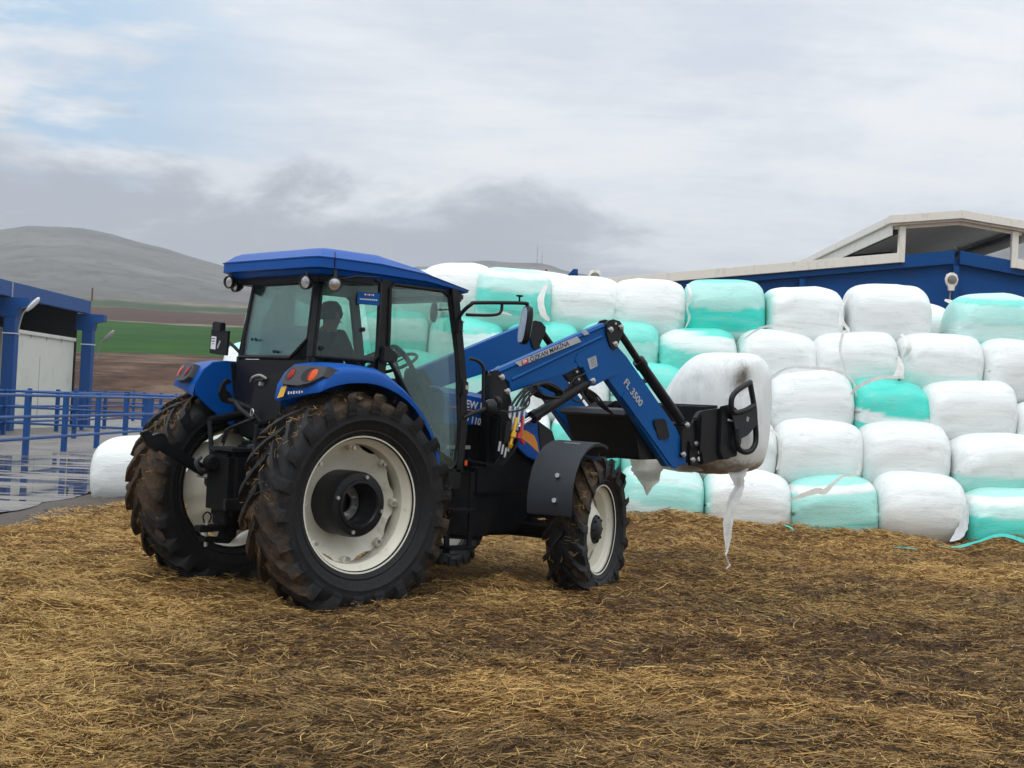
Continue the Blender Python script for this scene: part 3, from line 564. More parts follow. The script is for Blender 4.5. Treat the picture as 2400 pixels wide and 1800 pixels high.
def ribbon(pts, wds, m, parent, name='loose_film', seed=0, rag=.08, side=None):
    """loose strip of film; pts in farm-grid coordinates (l, d, z)"""
    r = random.Random(seed); P = [Vector(p) for p in pts]; out = []; n = len(P)
    for i in range(n-1):
        a, b_, c, d_ = P[max(i-1, 0)], P[i], P[i+1], P[min(i+2, n-1)]
        for k in range(6):
            t_ = k/6; out.append((.5*((2*b_)+(c-a)*t_+(2*a-5*b_+4*c-d_)*t_*t_+(3*b_-a-3*c+d_)*t_**3), wds[i]*(1-t_)+wds[i+1]*t_))
    out.append((P[-1], wds[-1])); mb = MB(); vs = []
    for i, (p, wd_) in enumerate(out):
        dr = (out[min(i+1, len(out)-1)][0]-out[max(i-1, 0)][0]).normalized()
        sd_ = Vector(side) if side else dr.cross(Vector((0, 1, 0))); sd_ = sd_.normalized() if sd_.length > .01 else Vector((1, 0, 0))
        for k in range(5):
            t_ = k/4-.5; e_ = (1+(r.uniform(-rag, rag)*.3 if k in (0, 4) else 0))*.62
            vs.append(p+sd_*wd_*t_*e_+Vector((0, -1, 0))*(abs(math.sin(k*1.9+i*.8))*.07*wd_+.012)+Vector((0, 0, 0)))
    fs = [(i*5+k, i*5+k+1, (i+1)*5+k+1, (i+1)*5+k) for i in range(len(out)-1) for k in range(4)]
    mb.add([W(v.x, v.y, v.z) for v in vs], fs)
    if parent: bpy.context.view_layer.update(); mb.xf(parent.matrix_world.inverted())
    return mb.build(name, m, parent, ang=80)
B = {}
ROW = {1: 'bottom row', 2: 'second row up', 3: 'middle row', 4: 'fourth row', 5: 'top row'}
# row, l, d, ztop, L, bands, edge, tilt, words, place
BL = [
 (1,-5.19,19.87,.86,1.06,[],0,0,'clean white','at the left end of the bottom row, beside the tractor wheel'),
 (1,-4.12,19.81,.80,1.06,[(-.1,.3,LT)],0,0,'white and teal','in the bottom row seen through the left rear rim'),
 (1,-3.05,19.74,.78,1.06,[(.4,.8,TL)],0,0,'half teal','in the bottom row hidden between the rear wheels'),
 (1,-1.99,19.68,.78,1.04,[],0,0,'white','in the bottom row, hidden behind the near rear wheel'),
 (1,-.99,19.62,.77,1.0,[(.1,.6,LT)],0,0,'pale teal','in the bottom row, hidden behind the cab door'),
 (1,-.03,19.56,.76,.98,[],0,0,'white','in the bottom row, hidden behind the front axle'),
 (1,.98,19.49,.80,1.10,[(-.2,.35,TL),(.35,1.2,LT)],0,0,'teal','in the bottom row, just right of the near front tyre'),
 (1,2.09,19.42,.82,1.13,[(-.2,.25,.30),(.25,.62,.55),(.62,1.2,.2)],0,-.12,'pale teal bale with a darker teal flap,','in the bottom row'),
 (1,3.24,19.35,.84,1.17,[],1,0,'dirty white','in the bottom row, behind the long hanging strip of film'),
 (1,4.38,19.28,.82,1.17,[(-.2,.15,.62),(.15,.27,0),(.27,.72,.55),(.72,.78,TL),(.78,1.2,.35)],0,.06,'pale teal bale crossed by a slanting white strip,','in the bottom row'),
 (1,5.53,19.21,.90,1.18,[],0,0,'white','in the bottom row with clear film hanging off its right corner'),
 (1,6.66,19.14,.76,1.14,[(-.2,.12,.5),(.12,.25,0),(.25,.42,.35),(.42,1.2,.92)],0,.05,'deep teal bale with a white band,','at the right end of the bottom row'),
 (2,-4.16,20.30,1.48,1.04,[(-.2,.5,LT)],0,0,'pale teal','in the second row up, behind the left rear tyre'),
 (2,-3.10,20.24,1.48,1.06,[(.3,1.2,TL)],0,0,'teal and white','in the second row up, behind the three point hitch'),
 (2,-2.04,20.17,1.47,1.04,[],0,0,'white','in the second row up, behind the near rear tyre'),
 (2,-.99,20.11,1.48,1.04,[(-.2,.4,LT)],0,0,'two tone','in the second row up, behind the cab steps'),
 (2,.06,20.05,1.48,1.05,[],0,0,'white','in the second row up, seen between the bonnet and the front fender'),
 (2,1.06,19.99,1.50,1.0,[(-.2,.3,WH),(.3,1.3,TL)],0,0,'teal bale with a white top','in the second row up, under the loader cross beam'),
 (2,2.09,19.93,1.50,1.12,[(.7,1.2,LT)],0,0,'white','in the second row up, behind the loader hitch'),
 (2,3.15,19.86,1.53,1.05,[],0,0,'white','in the second row up, half behind the lifted bale'),
 (2,4.26,19.79,1.55,1.19,[],0,0,'clean white','in the second row up, above the slanting white strip'),
 (2,5.41,19.72,1.58,1.20,[],0,0,'white','in the second row up with two small dark smudges on its middle'),
 (2,6.62,19.65,1.50,1.20,[(.8,1.2,.5)],0,0,'white','in the second row up, cut by the right edge'),
 (3,-3.67,20.76,2.27,1.04,[(-.2,.2,LT),(.2,.5,WH),(.5,1.2,TL)],0,0,'teal and white','at the left end of the middle row'),
 (3,-2.60,20.70,2.27,1.08,[(.1,.7,TL)],0,0,'teal','in the middle row, hidden by the lower rear window'),
 (3,-1.52,20.64,2.27,1.08,[(-.2,.35,TL),(.35,1.2,LT)],0,0,'teal','in the middle row, low behind the cab seat'),
 (3,-.41,20.57,2.26,1.13,[(-.2,.5,TL),(.5,1.2,LT)],0,0,'teal topped','in the middle row, behind the far loader arm'),
 (3,.78,20.50,2.26,1.20,[],0,0,'white','in the middle row, seen under the near loader arm'),
 (3,1.95,20.43,2.25,1.14,[(-.2,.5,TL),(.5,1.2,LT)],0,0,'bright teal','in the middle row, peeping out left of the lifted bale'),
 (3,3.08,20.37,2.26,1.12,[],0,0,'white','in the middle row, hidden behind the lifted bale'),
 (3,4.23,20.30,2.23,1.19,[],0,0,'white','in the middle row with frayed film along its top'),
 (3,5.33,20.23,2.16,1.08,[(-.2,.68,.95),(.68,.90,.08),(.90,1.2,.92)],0,-.10,'bright teal bale with one white band','in the middle row'),
 (3,6.42,20.17,2.21,1.26,[],0,0,'white','in the middle row, right of the bright teal one'),
 (3,7.62,20.10,1.98,1.20,[],0,0,'white','in the middle row, just entering at the right edge'),
 (4,-3.47,21.24,2.93,1.04,[(-.2,1.2,.5)],0,0,'pale teal','in the fourth row, seen through the rear window'),
 (4,-2.62,21.20,2.90,.9,[(-.2,1.2,.45)],0,0,'pale teal','in the fourth row, seen beside the driver'),
 (4,-1.80,21.15,2.86,1.05,[(-.2,.2,TL),(.2,.65,.3),(.65,1.2,TL)],0,0,'teal bale with a pale middle','in the fourth row, seen through the door'),
 (4,-.70,21.09,2.81,1.11,[(-.2,.35,.85),(.35,1.2,.25)],0,0,'pale bale with a teal top','in the fourth row, behind the mirror arm'),
 (4,.39,21.03,2.78,1.09,[(-.2,1.2,.88)],0,0,'plain deep teal','in the fourth row, between the two loader knees'),
 (4,1.53,20.96,2.86,1.15,[(-.2,.45,.80),(.45,1.2,.55)],0,0,'teal bale with a paler lower half','in the fourth row, behind the near loader knee'),
 (4,2.67,20.89,2.80,1.14,[(-.2,.12,TL),(.12,.42,.10),(.42,.55,.35),(.55,1.2,.85)],0,-.25,'teal bale with a slanting white swathe','in the fourth row'),
 (4,3.82,20.83,2.82,1.16,[],.6,0,'white','in the fourth row, left of the roped one'),
 (4,4.94,20.76,2.85,1.19,[(.85,1.2,.3)],0,0,'white','in the fourth row with a rope of film down its left side'),
 (4,6.13,20.69,2.88,1.20,[(.8,1.2,.25)],0,0,'white','in the fourth row with crumpled film at its left shoulder'),
 (4,7.28,20.62,2.85,1.18,[],0,0,'white','in the fourth row, cut by the right edge'),
 (5,-2.51,21.69,3.25,1.08,[(-.2,1.2,.35)],0,0,'pale teal','at the left end of the top row, seen through the cab'),
 (5,-1.45,21.64,3.50,1.0,[(-.2,1.2,.3)],0,0,'faintly teal','in the top row, hidden under the cab roof edge'),
 (5,-.90,21.61,3.64,1.10,[],0,0,'white','in the top row, rising above the cab roof'),
 (5,-.05,21.30,3.58,1.12,[(-.2,.10,.35),(.10,.24,.05),(.24,.50,.40),(.50,.92,.85),(.92,1.2,.4)],0,0,'teal bale in three shades','in the top row, right next to the cab roof'),
 (5,1.0,21.50,3.54,1.12,[(.85,1.2,.3)],0,0,'white bale stained brown at its right end','in the top row'),
 (5,1.98,21.44,3.54,1.10,[(.85,1.2,.2)],0,0,'white','in the top row, left of the teal banded bale'),
 (5,3.11,21.37,3.57,1.19,[(-.2,.08,.85),(.08,.60,.50),(.60,1.02,.97),(1.02,1.2,.2)],0,0,'pale teal bale with a deep teal lower half','in the top row'),
 (5,4.26,21.31,3.52,1.15,[],1,0,'white bale with a teal left edge','in the top row'),
 (5,5.51,21.23,3.61,1.21,[],0,0,'big clean white','in the top row, left of the gable lamp'),
 (5,7.03,21.15,3.54,1.24,[(-.2,.13,.38),(.13,.27,.80),(.27,.62,.50),(.62,.95,.30),(.95,1.2,.85)],0,0,'pale teal bale with a teal streak','at the right end of the top row'),
 (6,.42,22.35,3.66,1.0,[],0,0,'white','behind the top row, showing left of the brown stained one'),
 (6,4.95,22.2,3.42,1.0,[],0,0,'white','behind the top row, left of the big clean one'),
 (6,6.22,22.1,3.42,1.1,[],0,0,'white','behind the top row, left of the streaked teal end bale'),
]
for k, (row, l, d, zt, L, bands, edge, tilt, words, place) in enumerate(BL):
    vf = .88 if row == 1 else .76; bands = [(b0 if b0 < 0 else b0*vf, b1 if b1 > 1 else b1*vf, lv) for b0, b1, lv in bands]
    wd_ = words if 'bale' in words else words+' wrapped bale'
    rr = random.Random(k*3+1)
    B[k] = bale('wrapped_bale', l, d, zt, L, H=1.0 if row < 5 else 1.04, bands=bands, edge=edge, tilt=tilt, lab=(wd_+' '+place).replace(' bale,', ' bale'), seed=k, roll=rr.uniform(-2.6, 2.6), bow=.05 if row != 1 else .03)
def nearest(l, z): return min(B.values(), key=lambda o: (o.matrix_world.translation-W(l, 20, z)).length)
bpy.context.view_layer.update()
ribbon([(4.613,18.74,1.03),(4.60,18.72,.90),(4.50,18.68,.85),(4.397,18.66,.84),(4.261,18.64,.737),(4.143,18.64,.62),(4.047,18.64,.626),(3.854,18.66,.549),(3.70,18.72,.48)], [.05,.07,.05,.05,.07,.12,.13,.09,.03], 'sheet', nearest(4.26,1.05), seed=1)
ribbon([(6.05,18.74,.55),(6.02,18.70,.36),(5.96,18.66,.215),(5.88,18.6,.10),(5.80,18.55,.06)], [.05,.14,.26,.24,.06], 'clear', nearest(5.53,.4), seed=2, rag=.15, side=(1,0,.15))
ribbon([(4.60,20.15,3.12),(4.62,20.12,2.96),(4.70,20.08,2.83),(4.61,20.0,2.79),(4.57,19.98,2.55),(4.63,19.98,2.35),(4.69,20.02,2.17)], [.04,.08,.07,.07,.06,.05,.04], 'sheet', nearest(4.94,2.35), seed=3)
ribbon([(5.40,20.0,2.50),(5.42,19.95,2.34),(5.38,19.92,2.22)], [.04,.16,.24], 'sheet', nearest(4.94,2.35), seed=4, side=(1,0,0))
ribbon([(5.45,19.85,2.20),(5.17,19.72,2.19),(4.97,19.72,2.14),(4.79,19.8,2.03),(4.72,19.9,1.9)], [.05,.07,.09,.08,.04], 'sheet', nearest(5.33,1.7), seed=5)
ribbon([(3.62,19.95,2.12),(3.85,19.85,2.26),(4.2,19.82,2.27),(4.5,19.85,2.25),(4.75,19.9,2.12),(4.83,19.95,1.85)], [.03,.05,.07,.07,.05,.03], 'sheet', nearest(4.23,1.75), seed=6, rag=.6)
ribbon([(3.28,20.35,2.66),(3.5,20.25,2.82),(3.75,20.22,2.86),(4.1,20.25,2.83)], [.03,.05,.06,.03], 'sheet', nearest(3.82,2.35), seed=7, rag=.5)
ribbon([(5.50,20.3,2.83),(5.56,20.2,2.75),(5.58,20.15,2.62),(5.53,20.2,2.5)], [.05,.11,.13,.04], 'sheet', nearest(6.13,2.4), seed=8, rag=.4)
ribbon([(2.50,20.95,3.45),(2.55,20.85,3.3),(2.50,20.85,3.12),(2.55,20.9,2.95),(2.5,20.95,2.8)], [.04,.07,.04,.06,.02], 'sheet', nearest(1.98,3.1), seed=9, rag=.6)
ribbon([(.44,20.85,3.35),(.36,20.75,3.12),(.40,20.7,2.9),(.50,20.7,2.80)], [.05,.16,.15,.06], 'sheet', nearest(1.0,3.1), seed=10, rag=.3)
ribbon([(-.33,20.4,2.82),(-.2,20.35,2.86),(-.05,20.4,2.83)], [.03,.07,.03], 'sheet', nearest(-.7,2.35), seed=11, rag=.6)
ribbon([(-1.25,20.5,2.72),(-1.1,20.45,2.82),(-.98,20.45,2.86)], [.03,.09,.04], 'sheet', nearest(-1.8,2.35), seed=12, rag=.5)
ribbon([(4.80,20.6,3.40),(4.68,20.5,3.15),(4.66,20.42,2.92)], [.03,.08,.05], 'sheet', nearest(4.26,3.1), seed=13, rag=.4)
ribbon([(6.4,21.3,3.44),(6.5,21.2,3.38),(6.55,21.1,3.2),(6.5,21.05,3.0)], [.05,.12,.10,.05], 'sheet', nearest(6.22,3.2), seed=14, rag=.5)
ribbon([(3.4,19.3,1.45),(3.62,19.2,1.30),(3.66,19.2,1.05),(3.62,19.25,.85)], [.04,.07,.05,.03], 'sheet', nearest(3.15,1.1), seed=15, rag=.5)
ribbon([(.0,18.95,.30),(1.55,18.9,.28),(1.62,18.8,.12),(1.68,18.7,.03)][1:], [.05,.16,.2], 'clear', nearest(.98,.4), seed=16, side=(1,0,.3))
def gribbon(pts, w_, m, lab, seed):
    o = ribbon([(l, d, float(gh(np.array([l]), np.array([d]))[0])+.03+z) for l, d, z in pts], w_, m, None, 'film_scrap', seed, rag=.5, side=(.25, .8, .35)); tag(o, lab, 'film scrap'); return o
gribbon([(5.45,17.9,0),(5.75,18.25,.01),(6.05,18.3,.04),(6.4,18.35,.03),(6.8,18.25,0),(7.3,18.2,0)], [.06,.16,.10,.16,.2,.1], 'tealfilm', 'long teal film strip on the straw below the deep teal end bale', 21)
gribbon([(3.60,18.5,.02),(3.68,18.3,.0),(3.62,18.05,0)], [.04,.08,.16], 'tealfilm', 'small teal film scrap on the straw under the pale teal bottom bale', 22)
gribbon([(4.75,17.45,0),(4.9,17.4,0),(5.05,17.42,0)], [.03,.06,.03], 'tealfilm', 'tiny teal film scrap lying out on the straw bed', 23)

# ================================================================== TRACTOR (stands at the world origin, nose along +x)
TR = empty('tractor', 'blue tractor with muddy tyres, cream rims and a front loader lifting a wrapped bale', 'tractor')
def mir(poly): return poly+[(x, -y) for x, y in reversed(poly)]
def wheel(c, hd, Rr, wid, rim, s, nl, front, lab=None, sd=1, mudk=1.0):
    """s = -1 right side wheel, +1 left side wheel; local +x = rolling direction, outward = s*y"""
    w_ = bpy.data.objects.new('wheel', None); S.collection.objects.link(w_); w_.parent = TR; w_.location = c; w_.rotation_euler = (0, 0, hd); w_.empty_display_size = .1
    if lab: w_['label'] = lab
    r = random.Random(sd); hw = wid/2; Rc = Rr-.045; fl = rim
    prof = [(fl-.02, .64), (fl+.015, .76), (fl+.03, .80), (fl+.034, .83), (fl+.042, .83), (fl+.046, .82), (fl+(Rc-fl)*.28, .91), (fl+(Rc-fl)*.40, .955), (fl+(Rc-fl)*.415, .975), (fl+(Rc-fl)*.44, .975), (fl+(Rc-fl)*.455, .965), (fl+(Rc-fl)*.55, .99), (fl+(Rc-fl)*.80, .985), (Rc-.03, .88), (Rc-.008, .70), (Rc, .35)]
    full = [(a, b*hw) for a, b in prof]+[(Rc, 0)]+[(a, -b*hw) for a, b in reversed(prof)]
    mb = MB().lathe([(a, b) for a, b in full], (0, 0, 0), (0, 1, 0), 64)
    nb_ = len(mb.v)
    for side in (-1, 1):
        for k in range(nl):
            t0 = 2*math.pi*(k+(.5 if side > 0 else 0))/nl+r.uniform(-.01, .01); H = r.uniform(.96, 1.05)
            st = [(-.04, Rc-.01, Rc+.036, 0, .85), (.30, Rc-.01, Rc+.046, .30, .9), (.62, Rc-.01, Rc+.046, .62, 1.0), (.86, Rc-.03, Rc+.042, .86, 1.18), (1.04, Rc-.07, Rc+.022, 1.0, 1.35), (1.07, Rc-.10, Rc-.06, 1.03, 1.4), (1.0, Rc-.13, Rc-.105, 1.03, 1.38)]
            rings = []; tw = .036*Rr/.83; ang = .37 if not front else .42
            for wv, rb, rt, tt, ws in st:
                y = wv*hw*side; th = t0+tt*ang; dt = tw*ws/Rc
                rings.append([(q_*math.cos(th+o_), y*yy, q_*math.sin(th+o_)) for q_, o_, yy in ((rb, -dt, .97), (rb, dt, .97), (rt*1, dt*.72, 1), (rt*1, -dt*.72, 1))])
            mb.loft(rings)
    ty = mb.build('tyre', 'tyre', w_, bevel=0, ang=50)
    me = ty.data; nv = len(me.vertices); cv = np.empty(nv*3, np.float32); me.vertices.foreach_get('co', cv); cv = cv.reshape(-1, 3)
    rad = np.hypot(cv[:, 0], cv[:, 2]); an = np.arctan2(cv[:, 2], cv[:, 0])
    md = sst(rad, Rc-.10, Rc-.02)*(.55+.45*np.sin(an*3+sd))*mudk
    md *= np.where(rad > Rc+.02, .75, 1.25); md += .15*(rad < Rc-.1)*sst(rad, rim, rim+.1)*mudk
    a = me.attributes.new('mud', 'FLOAT', 'POINT'); a.data.foreach_set('value', md.astype(np.float32))
    # rim barrel
    f = hw*.70; o = s
    pr = [(rim-.012, f), (rim+.014, f+.004), (rim+.012, f-.012), (rim-.012, f-.022), (rim-.030, f-.045), (rim-.036, f*.62), (rim-.062, f*.45), (rim-.066, -f*.2), (rim-.040, -f*.45), (rim-.034, -f+.045), (rim-.012, -f+.02), (rim+.012, -f+.01), (rim+.014, -f), (rim-.012, -f)]
    pr2 = [(a+.010, b) for a, b in reversed(pr[1:-1])]
    MB().lathe([(a, b*o) for a, b in pr]+[(a, b*o) for a, b in pr2], (0, 0, 0), (0, 1, 0), 72, closed=True).build('rim', 'cream', w_, ang=40)
    # disc with cut-outs
    seg = 96; rings = []
    hubr = .235 if not front else .125
    prof_d = [(0, -.15), (.25, -.148), (.55, -.12), (.82, -.06), (1, -.035)] if not front else [(0, f*.55), (.3, f*.50), (.7, -f*.1), (.9, -f*.35), (1, -f*.38)]
    e_ = rim-.068
    def er(a): return e_-(.026 if not front else .02)*sst(np.array(-math.cos(8*a)), -.1, .9)
    vs = []; n = len(prof_d)
    for t_ in (0, .008):
        for k in range(seg):
            a_ = 2*math.pi*k/seg; E_ = float(er(a_))
            for i, (q_, y_) in enumerate(prof_d):
                rr_ = hubr*.7+(E_-hubr*.7)*q_; vs.append((rr_*math.sin(a_), (y_+t_)*o, rr_*math.cos(a_)))
    fs = []
    for lay in (0, 1):
        b0 = lay*seg*n
        for k in range(seg):
            j = (k+1) % seg
            fs += [(b0+k*n+i, b0+k*n+i+1, b0+j*n+i+1, b0+j*n+i) for i in range(n-1)]
    for k in range(seg): j = (k+1) % seg; fs.append((k*n+n-1, seg*n+k*n+n-1, seg*n+j*n+n-1, j*n+n-1))
    MB().add(vs, fs).build('disc', 'cream', w_, ang=40)
    if not front:
        for k in range(8):
            a_ = 2*math.pi*k/8; m_ = Matrix.Rotation(a_, 4, 'Y')
            MB().box((0, -.012*o, rim-.085), (.060, .06, .050)).xf(m_).build('rim_lug', 'cream', w_, bevel=.008)
            MB().cyl((0, .0, rim-.095), (0, .045*o, rim-.095), .015, 6).xf(m_).build('rim_bolt', 'steel', w_)
        # black hub spacer drum with a stepped ring face, recessed bolted flange inside
        MB().lathe([(.242, -.15*o), (.246, .02*o), (.243, .105*o), (.232, .128*o), (.185, .135*o), (.180, .150*o), (.160, .152*o), (.152, .140*o), (.148, -.11*o), (.001, -.11*o)], (0, 0, 0), (0, 1, 0), 64).build('hub_drum', 'black', w_, ang=30)
        MB().lathe([(.140, -.078*o), (.140, -.062*o), (.075, -.060*o), (.072, -.078*o)], (0, 0, 0), (0, 1, 0), 40).build('axle_flange', 'steel', w_, ang=30)
        for k in range(8):
            a_ = 2*math.pi*(k+.5)/8; MB().cyl((.108*math.sin(a_), -.064*o, .108*math.cos(a_)), (.108*math.sin(a_), -.038*o, .108*math.cos(a_)), .014, 6).build('wheel_nut', 'steel', w_)
        for k in range(4):
            a_ = 2*math.pi*k/4+.25; MB().cyl((.208*math.sin(a_), .128*o, .208*math.cos(a_)), (.208*math.sin(a_), .152*o, .208*math.cos(a_)), .015, 6).build('drum_bolt', 'steel', w_)
    else:
        MB().lathe([(.001, f*.95*o), (.06, f*.93*o), (.075, f*.85*o), (.118, f*.72*o), (.124, f*.6*o), (.124, f*.3*o), (.001, f*.3*o)], (0, 0, 0), (0, 1, 0), 40).build('hub_cap', 'plastic', w_, ang=35)
        for k in range(8):
            a_ = 2*math.pi*k/8; MB().cyl((.10*math.sin(a_), f*.74*o, .10*math.cos(a_)), (.10*math.sin(a_), f*.84*o, .10*math.cos(a_)), .011, 6).build('wheel_nut', 'frame', w_)
        MB().lathe([(.001, -f*.2*o), (.15, -f*.2*o), (.17, -f*.5*o), (.17, -f*1.2*o), (.001, -f*1.2*o)], (0, 0, 0), (0, 1, 0), 32).build('reduction_hub', 'frame', w_)
    # straw and muck stuck between the lugs
    mb = MB()
    for k in range(int((1500 if not front else 800)*mudk)):
        th = r.uniform(0, 6.283); y = r.uniform(-1, 1)*hw*.95
        if r.random() > .35+.65*max(0, math.sin(th*1.0+.35)*(1 if not front else .5)+.35): continue
        rr_ = Rc+r.uniform(-.004, .05); L = r.uniform(.02, .085); p = Vector((rr_*math.cos(th), y, rr_*math.sin(th)))
        d = Vector((r.gauss(0, 1), r.gauss(0, 1), r.gauss(0, 1))).normalized(); nrm = Vector((math.cos(th), 0, math.sin(th))); d = (d-nrm*d.dot(nrm)*.75).normalized(); q = d.cross(nrm).normalized()*.0013
        mb.add([p-d*L/2-q, p-d*L/2+q, p+d*L/2+q+nrm*.01, p+d*L/2-q+nrm*.01], [(0, 1, 2, 3)])
    ck = mb.build('stuck_straw', 'straw', w_, smooth=False); ck['kind'] = 'stuff'
    for an_, vv in (('gold', .38), ('olive', .1)):
        a = ck.data.attributes.new(an_, 'FLOAT', 'POINT'); a.data.foreach_set('value', (vv+rng.normal(0, .22, len(ck.data.vertices)//4+1).repeat(4)[:len(ck.data.vertices)]).clip(0, 1).astype(np.float32))
    mb = MB()
    for k in range(int((70 if not front else 46)*mudk)):
        th = r.uniform(0, 6.283); y = r.uniform(-.9, .9)*hw; rr_ = Rc+.006; sz = r.uniform(.018, .05)
        if r.random() > .4+.6*max(0, math.sin(th)): continue
        m_ = Matrix.Translation((rr_*math.cos(th), y, rr_*math.sin(th))) @ Matrix.Rotation(-th+math.pi/2, 4, 'Y')
        k0 = len(mb.v); mb.loft([[(sz*sc_*math.cos(a_)*r.uniform(.7, 1.3), sz*sc_*math.sin(a_)*r.uniform(.7, 1.3), h_) for a_ in [2*math.pi*q_/7 for q_ in range(7)]] for sc_, h_ in ((1.6, -.012), (1.3, .004), (.7, r.uniform(.008, .018)))])
        mb.v[k0:] = [tuple(m_ @ Vector(v)) for v in mb.v[k0:]]
    ck = mb.build('caked_mud', CAKE, w_, ang=70); ck['kind'] = 'stuff'
    return w_
CAKE = mat('caked_mud', (.085, .056, .036), .9, var=.45, vscale=14, bump=.8, bscale=45)
ST = R(24.2)
wheel((0, -.854, .753), 0, .83, .44, .508, -1, 22, False, 'near rear wheel, mud caked on its tread, hub drum facing out', 3)
wheel((0, .854, .753), 0, .83, .44, .508, 1, 22, False, 'far rear wheel seen from the inside', 5)
wheel((2.447, -.958, .521), ST, .62, .34, .383, -1, 19, True, 'near front wheel steered left', 7, 1.15)
wheel((2.447, .958, .521), ST, .62, .34, .383, 1, 19, True, 'far front wheel, mostly hidden', 9)
def part(mb, name, m, p=None, **k): return mb.build(name, m, p or TR, **k)

# ---- rear mudguards
prof_f = [(-.52, 1.50), (-.50, 1.60), (-.44, 1.70), (-.36, 1.762), (-.24, 1.782), (-.05, 1.782), (.08, 1.768), (.20, 1.725), (.33, 1.645), (.44, 1.555), (.53, 1.455), (.60, 1.36), (.655, 1.26), (.70, 1.15), (.72, 1.02), (.735, .90)]
for s in (-1, 1):
    outer = [(-.44, 1.585), (-.43, 1.63), (-.39, 1.70), (-.32, 1.745), (-.22, 1.765), (-.05, 1.768), (.08, 1.755), (.20, 1.712), (.33, 1.632), (.44, 1.542), (.53, 1.442), (.60, 1.347), (.655, 1.247), (.70, 1.14), (.72, 1.01), (.735, .89)]
    lip = [(-.42, 1.575), (-.36, 1.600), (-.28, 1.622), (-.20, 1.638), (-.12, 1.645), (-.03, 1.648), (.06, 1.640), (.16, 1.618), (.26, 1.582), (.35, 1.535), (.43, 1.475), (.51, 1.39), (.58, 1.30), (.63, 1.21), (.665, 1.10), (.69, .90)]
    rings = []
    for i in range(len(prof_f)):
        (xi, zi), (xo, zo), (xl, zl) = prof_f[i], outer[i], lip[i]
        sh_ = .0 if i > 4 else 0
        rings.append([(xi, s*.585, zi), (xi*.6+xo*.4, s*.78, zi*.55+zo*.45+.012), (xo, s*.985, zo+.004), (xo, s*1.035, zo-.022), (xo*.65+xl*.35, s*1.052, zo*.6+zl*.4-.006), (xl, s*1.050, zl), (xl+.006, s*1.035, zl-.003), (xo*.7+xl*.3, s*1.03, zo*.5+zl*.5-.02), (xo, s*.97, zo-.03), (xi+(0 if i else .02), s*.60, zi-.02)])
    fd_ = part(MB().loft(rings), 'mudguard', 'blue', ang=38)
    part(MB().prism([(-.50, 1.50), (-.40, 1.42), (-.27, 1.33), (-.15, 1.26), (-.055, 1.215), (.06, 1.25), (.10, 1.77), (-.24, 1.775), (-.36, 1.755), (-.44, 1.695), (-.50, 1.60)], s*.575, s*.595), 'inner_side', 'blue', fd_, bevel=.004)
    part(MB().prism([(-.10, 1.2), (.72, .86), (.73, 1.1), (.60, 1.37), (.34, 1.64), (.1, 1.76), (-.2, 1.77)], s*.56, s*.584), 'wheel_arch_liner', 'plastic', fd_)
    # tail light cluster: faces rear, set into the corner of the mudguard
    th_ = 0
    def P3(u, v, dep):     # u: 0 inner .. 1 outer across, v: height above z0
        x = -.475+.30*max(0, u-.25)*.55+(v)*.62*0+dep; return (x, s*(.66+.36*u), 1.62+v)
    oct_ = [(0.0, .02), (.02, .085), (.12, .128), (.35, .140), (1.02, .135), (1.04, .06), (.80, .005), (.55, -.018), (.12, -.012)]
    base = lambda u, v: (-.505+.085*(v/.14)+.10*max(0, u-.2), s*(.655+.375*u), 1.61+v)
    rg = []
    for dx, sc_ in ((.10, 1.0), (-.012, 1.0), (-.030, .95), (-.030, .6)):
        cu, cv_ = .5, .062; rg.append([tuple(Vector(base(cu+(u-cu)*sc_, cv_+(v-cv_)*sc_))+Vector((dx, 0, .3*(-dx)))) for u, v in oct_])
    lb = part(MB().loft(rg), 'tail_light', 'lampbox', ang=30)
    for cu, ru, rv, mm, nm in ((.22, .105, .046, 'black', 'lens_recess'), (.24, .075, .042, 'red', 'red_lens'), (.68, .19, .054, 'black', 'lens_recess'), (.77, .095, .046, 'orange', 'orange_lens'), (.70, .045, .040, 'red', 'red_lens')):
        cc = []
        for dx, k_ in ((-.018, 1.0), (-.033 if nm != 'lens_recess' else -.0315, .96), (-.037 if nm != 'lens_recess' else -.0315, .7), (-.039 if nm != 'lens_recess' else -.0315, .2)):
            cc.append([tuple(Vector(base(cu+ru*k_*math.cos(a_), .066+rv*k_*math.sin(a_)))+Vector((dx, 0, .3*-dx))) for a_ in [2*math.pi*q_/20 for q_ in range(20)]])
        part(MB().loft(cc), nm, mm, lb, ang=60)
# stickers on the near mudguard tip
part(MB().add([(-.537, -.645, 1.505), (-.537, -.725, 1.520), (-.520, -.740, 1.60), (-.524, -.675, 1.588)], [(0, 1, 2, 3)]), 'yellow_sticker', 'yellow')
for k in range(6): part(MB().box((-.512+.008*k, -.755-.022*k, 1.548+.0025*k), (.004, .015, .016 if k % 2 else .022)), 'white_lettering', 'white')

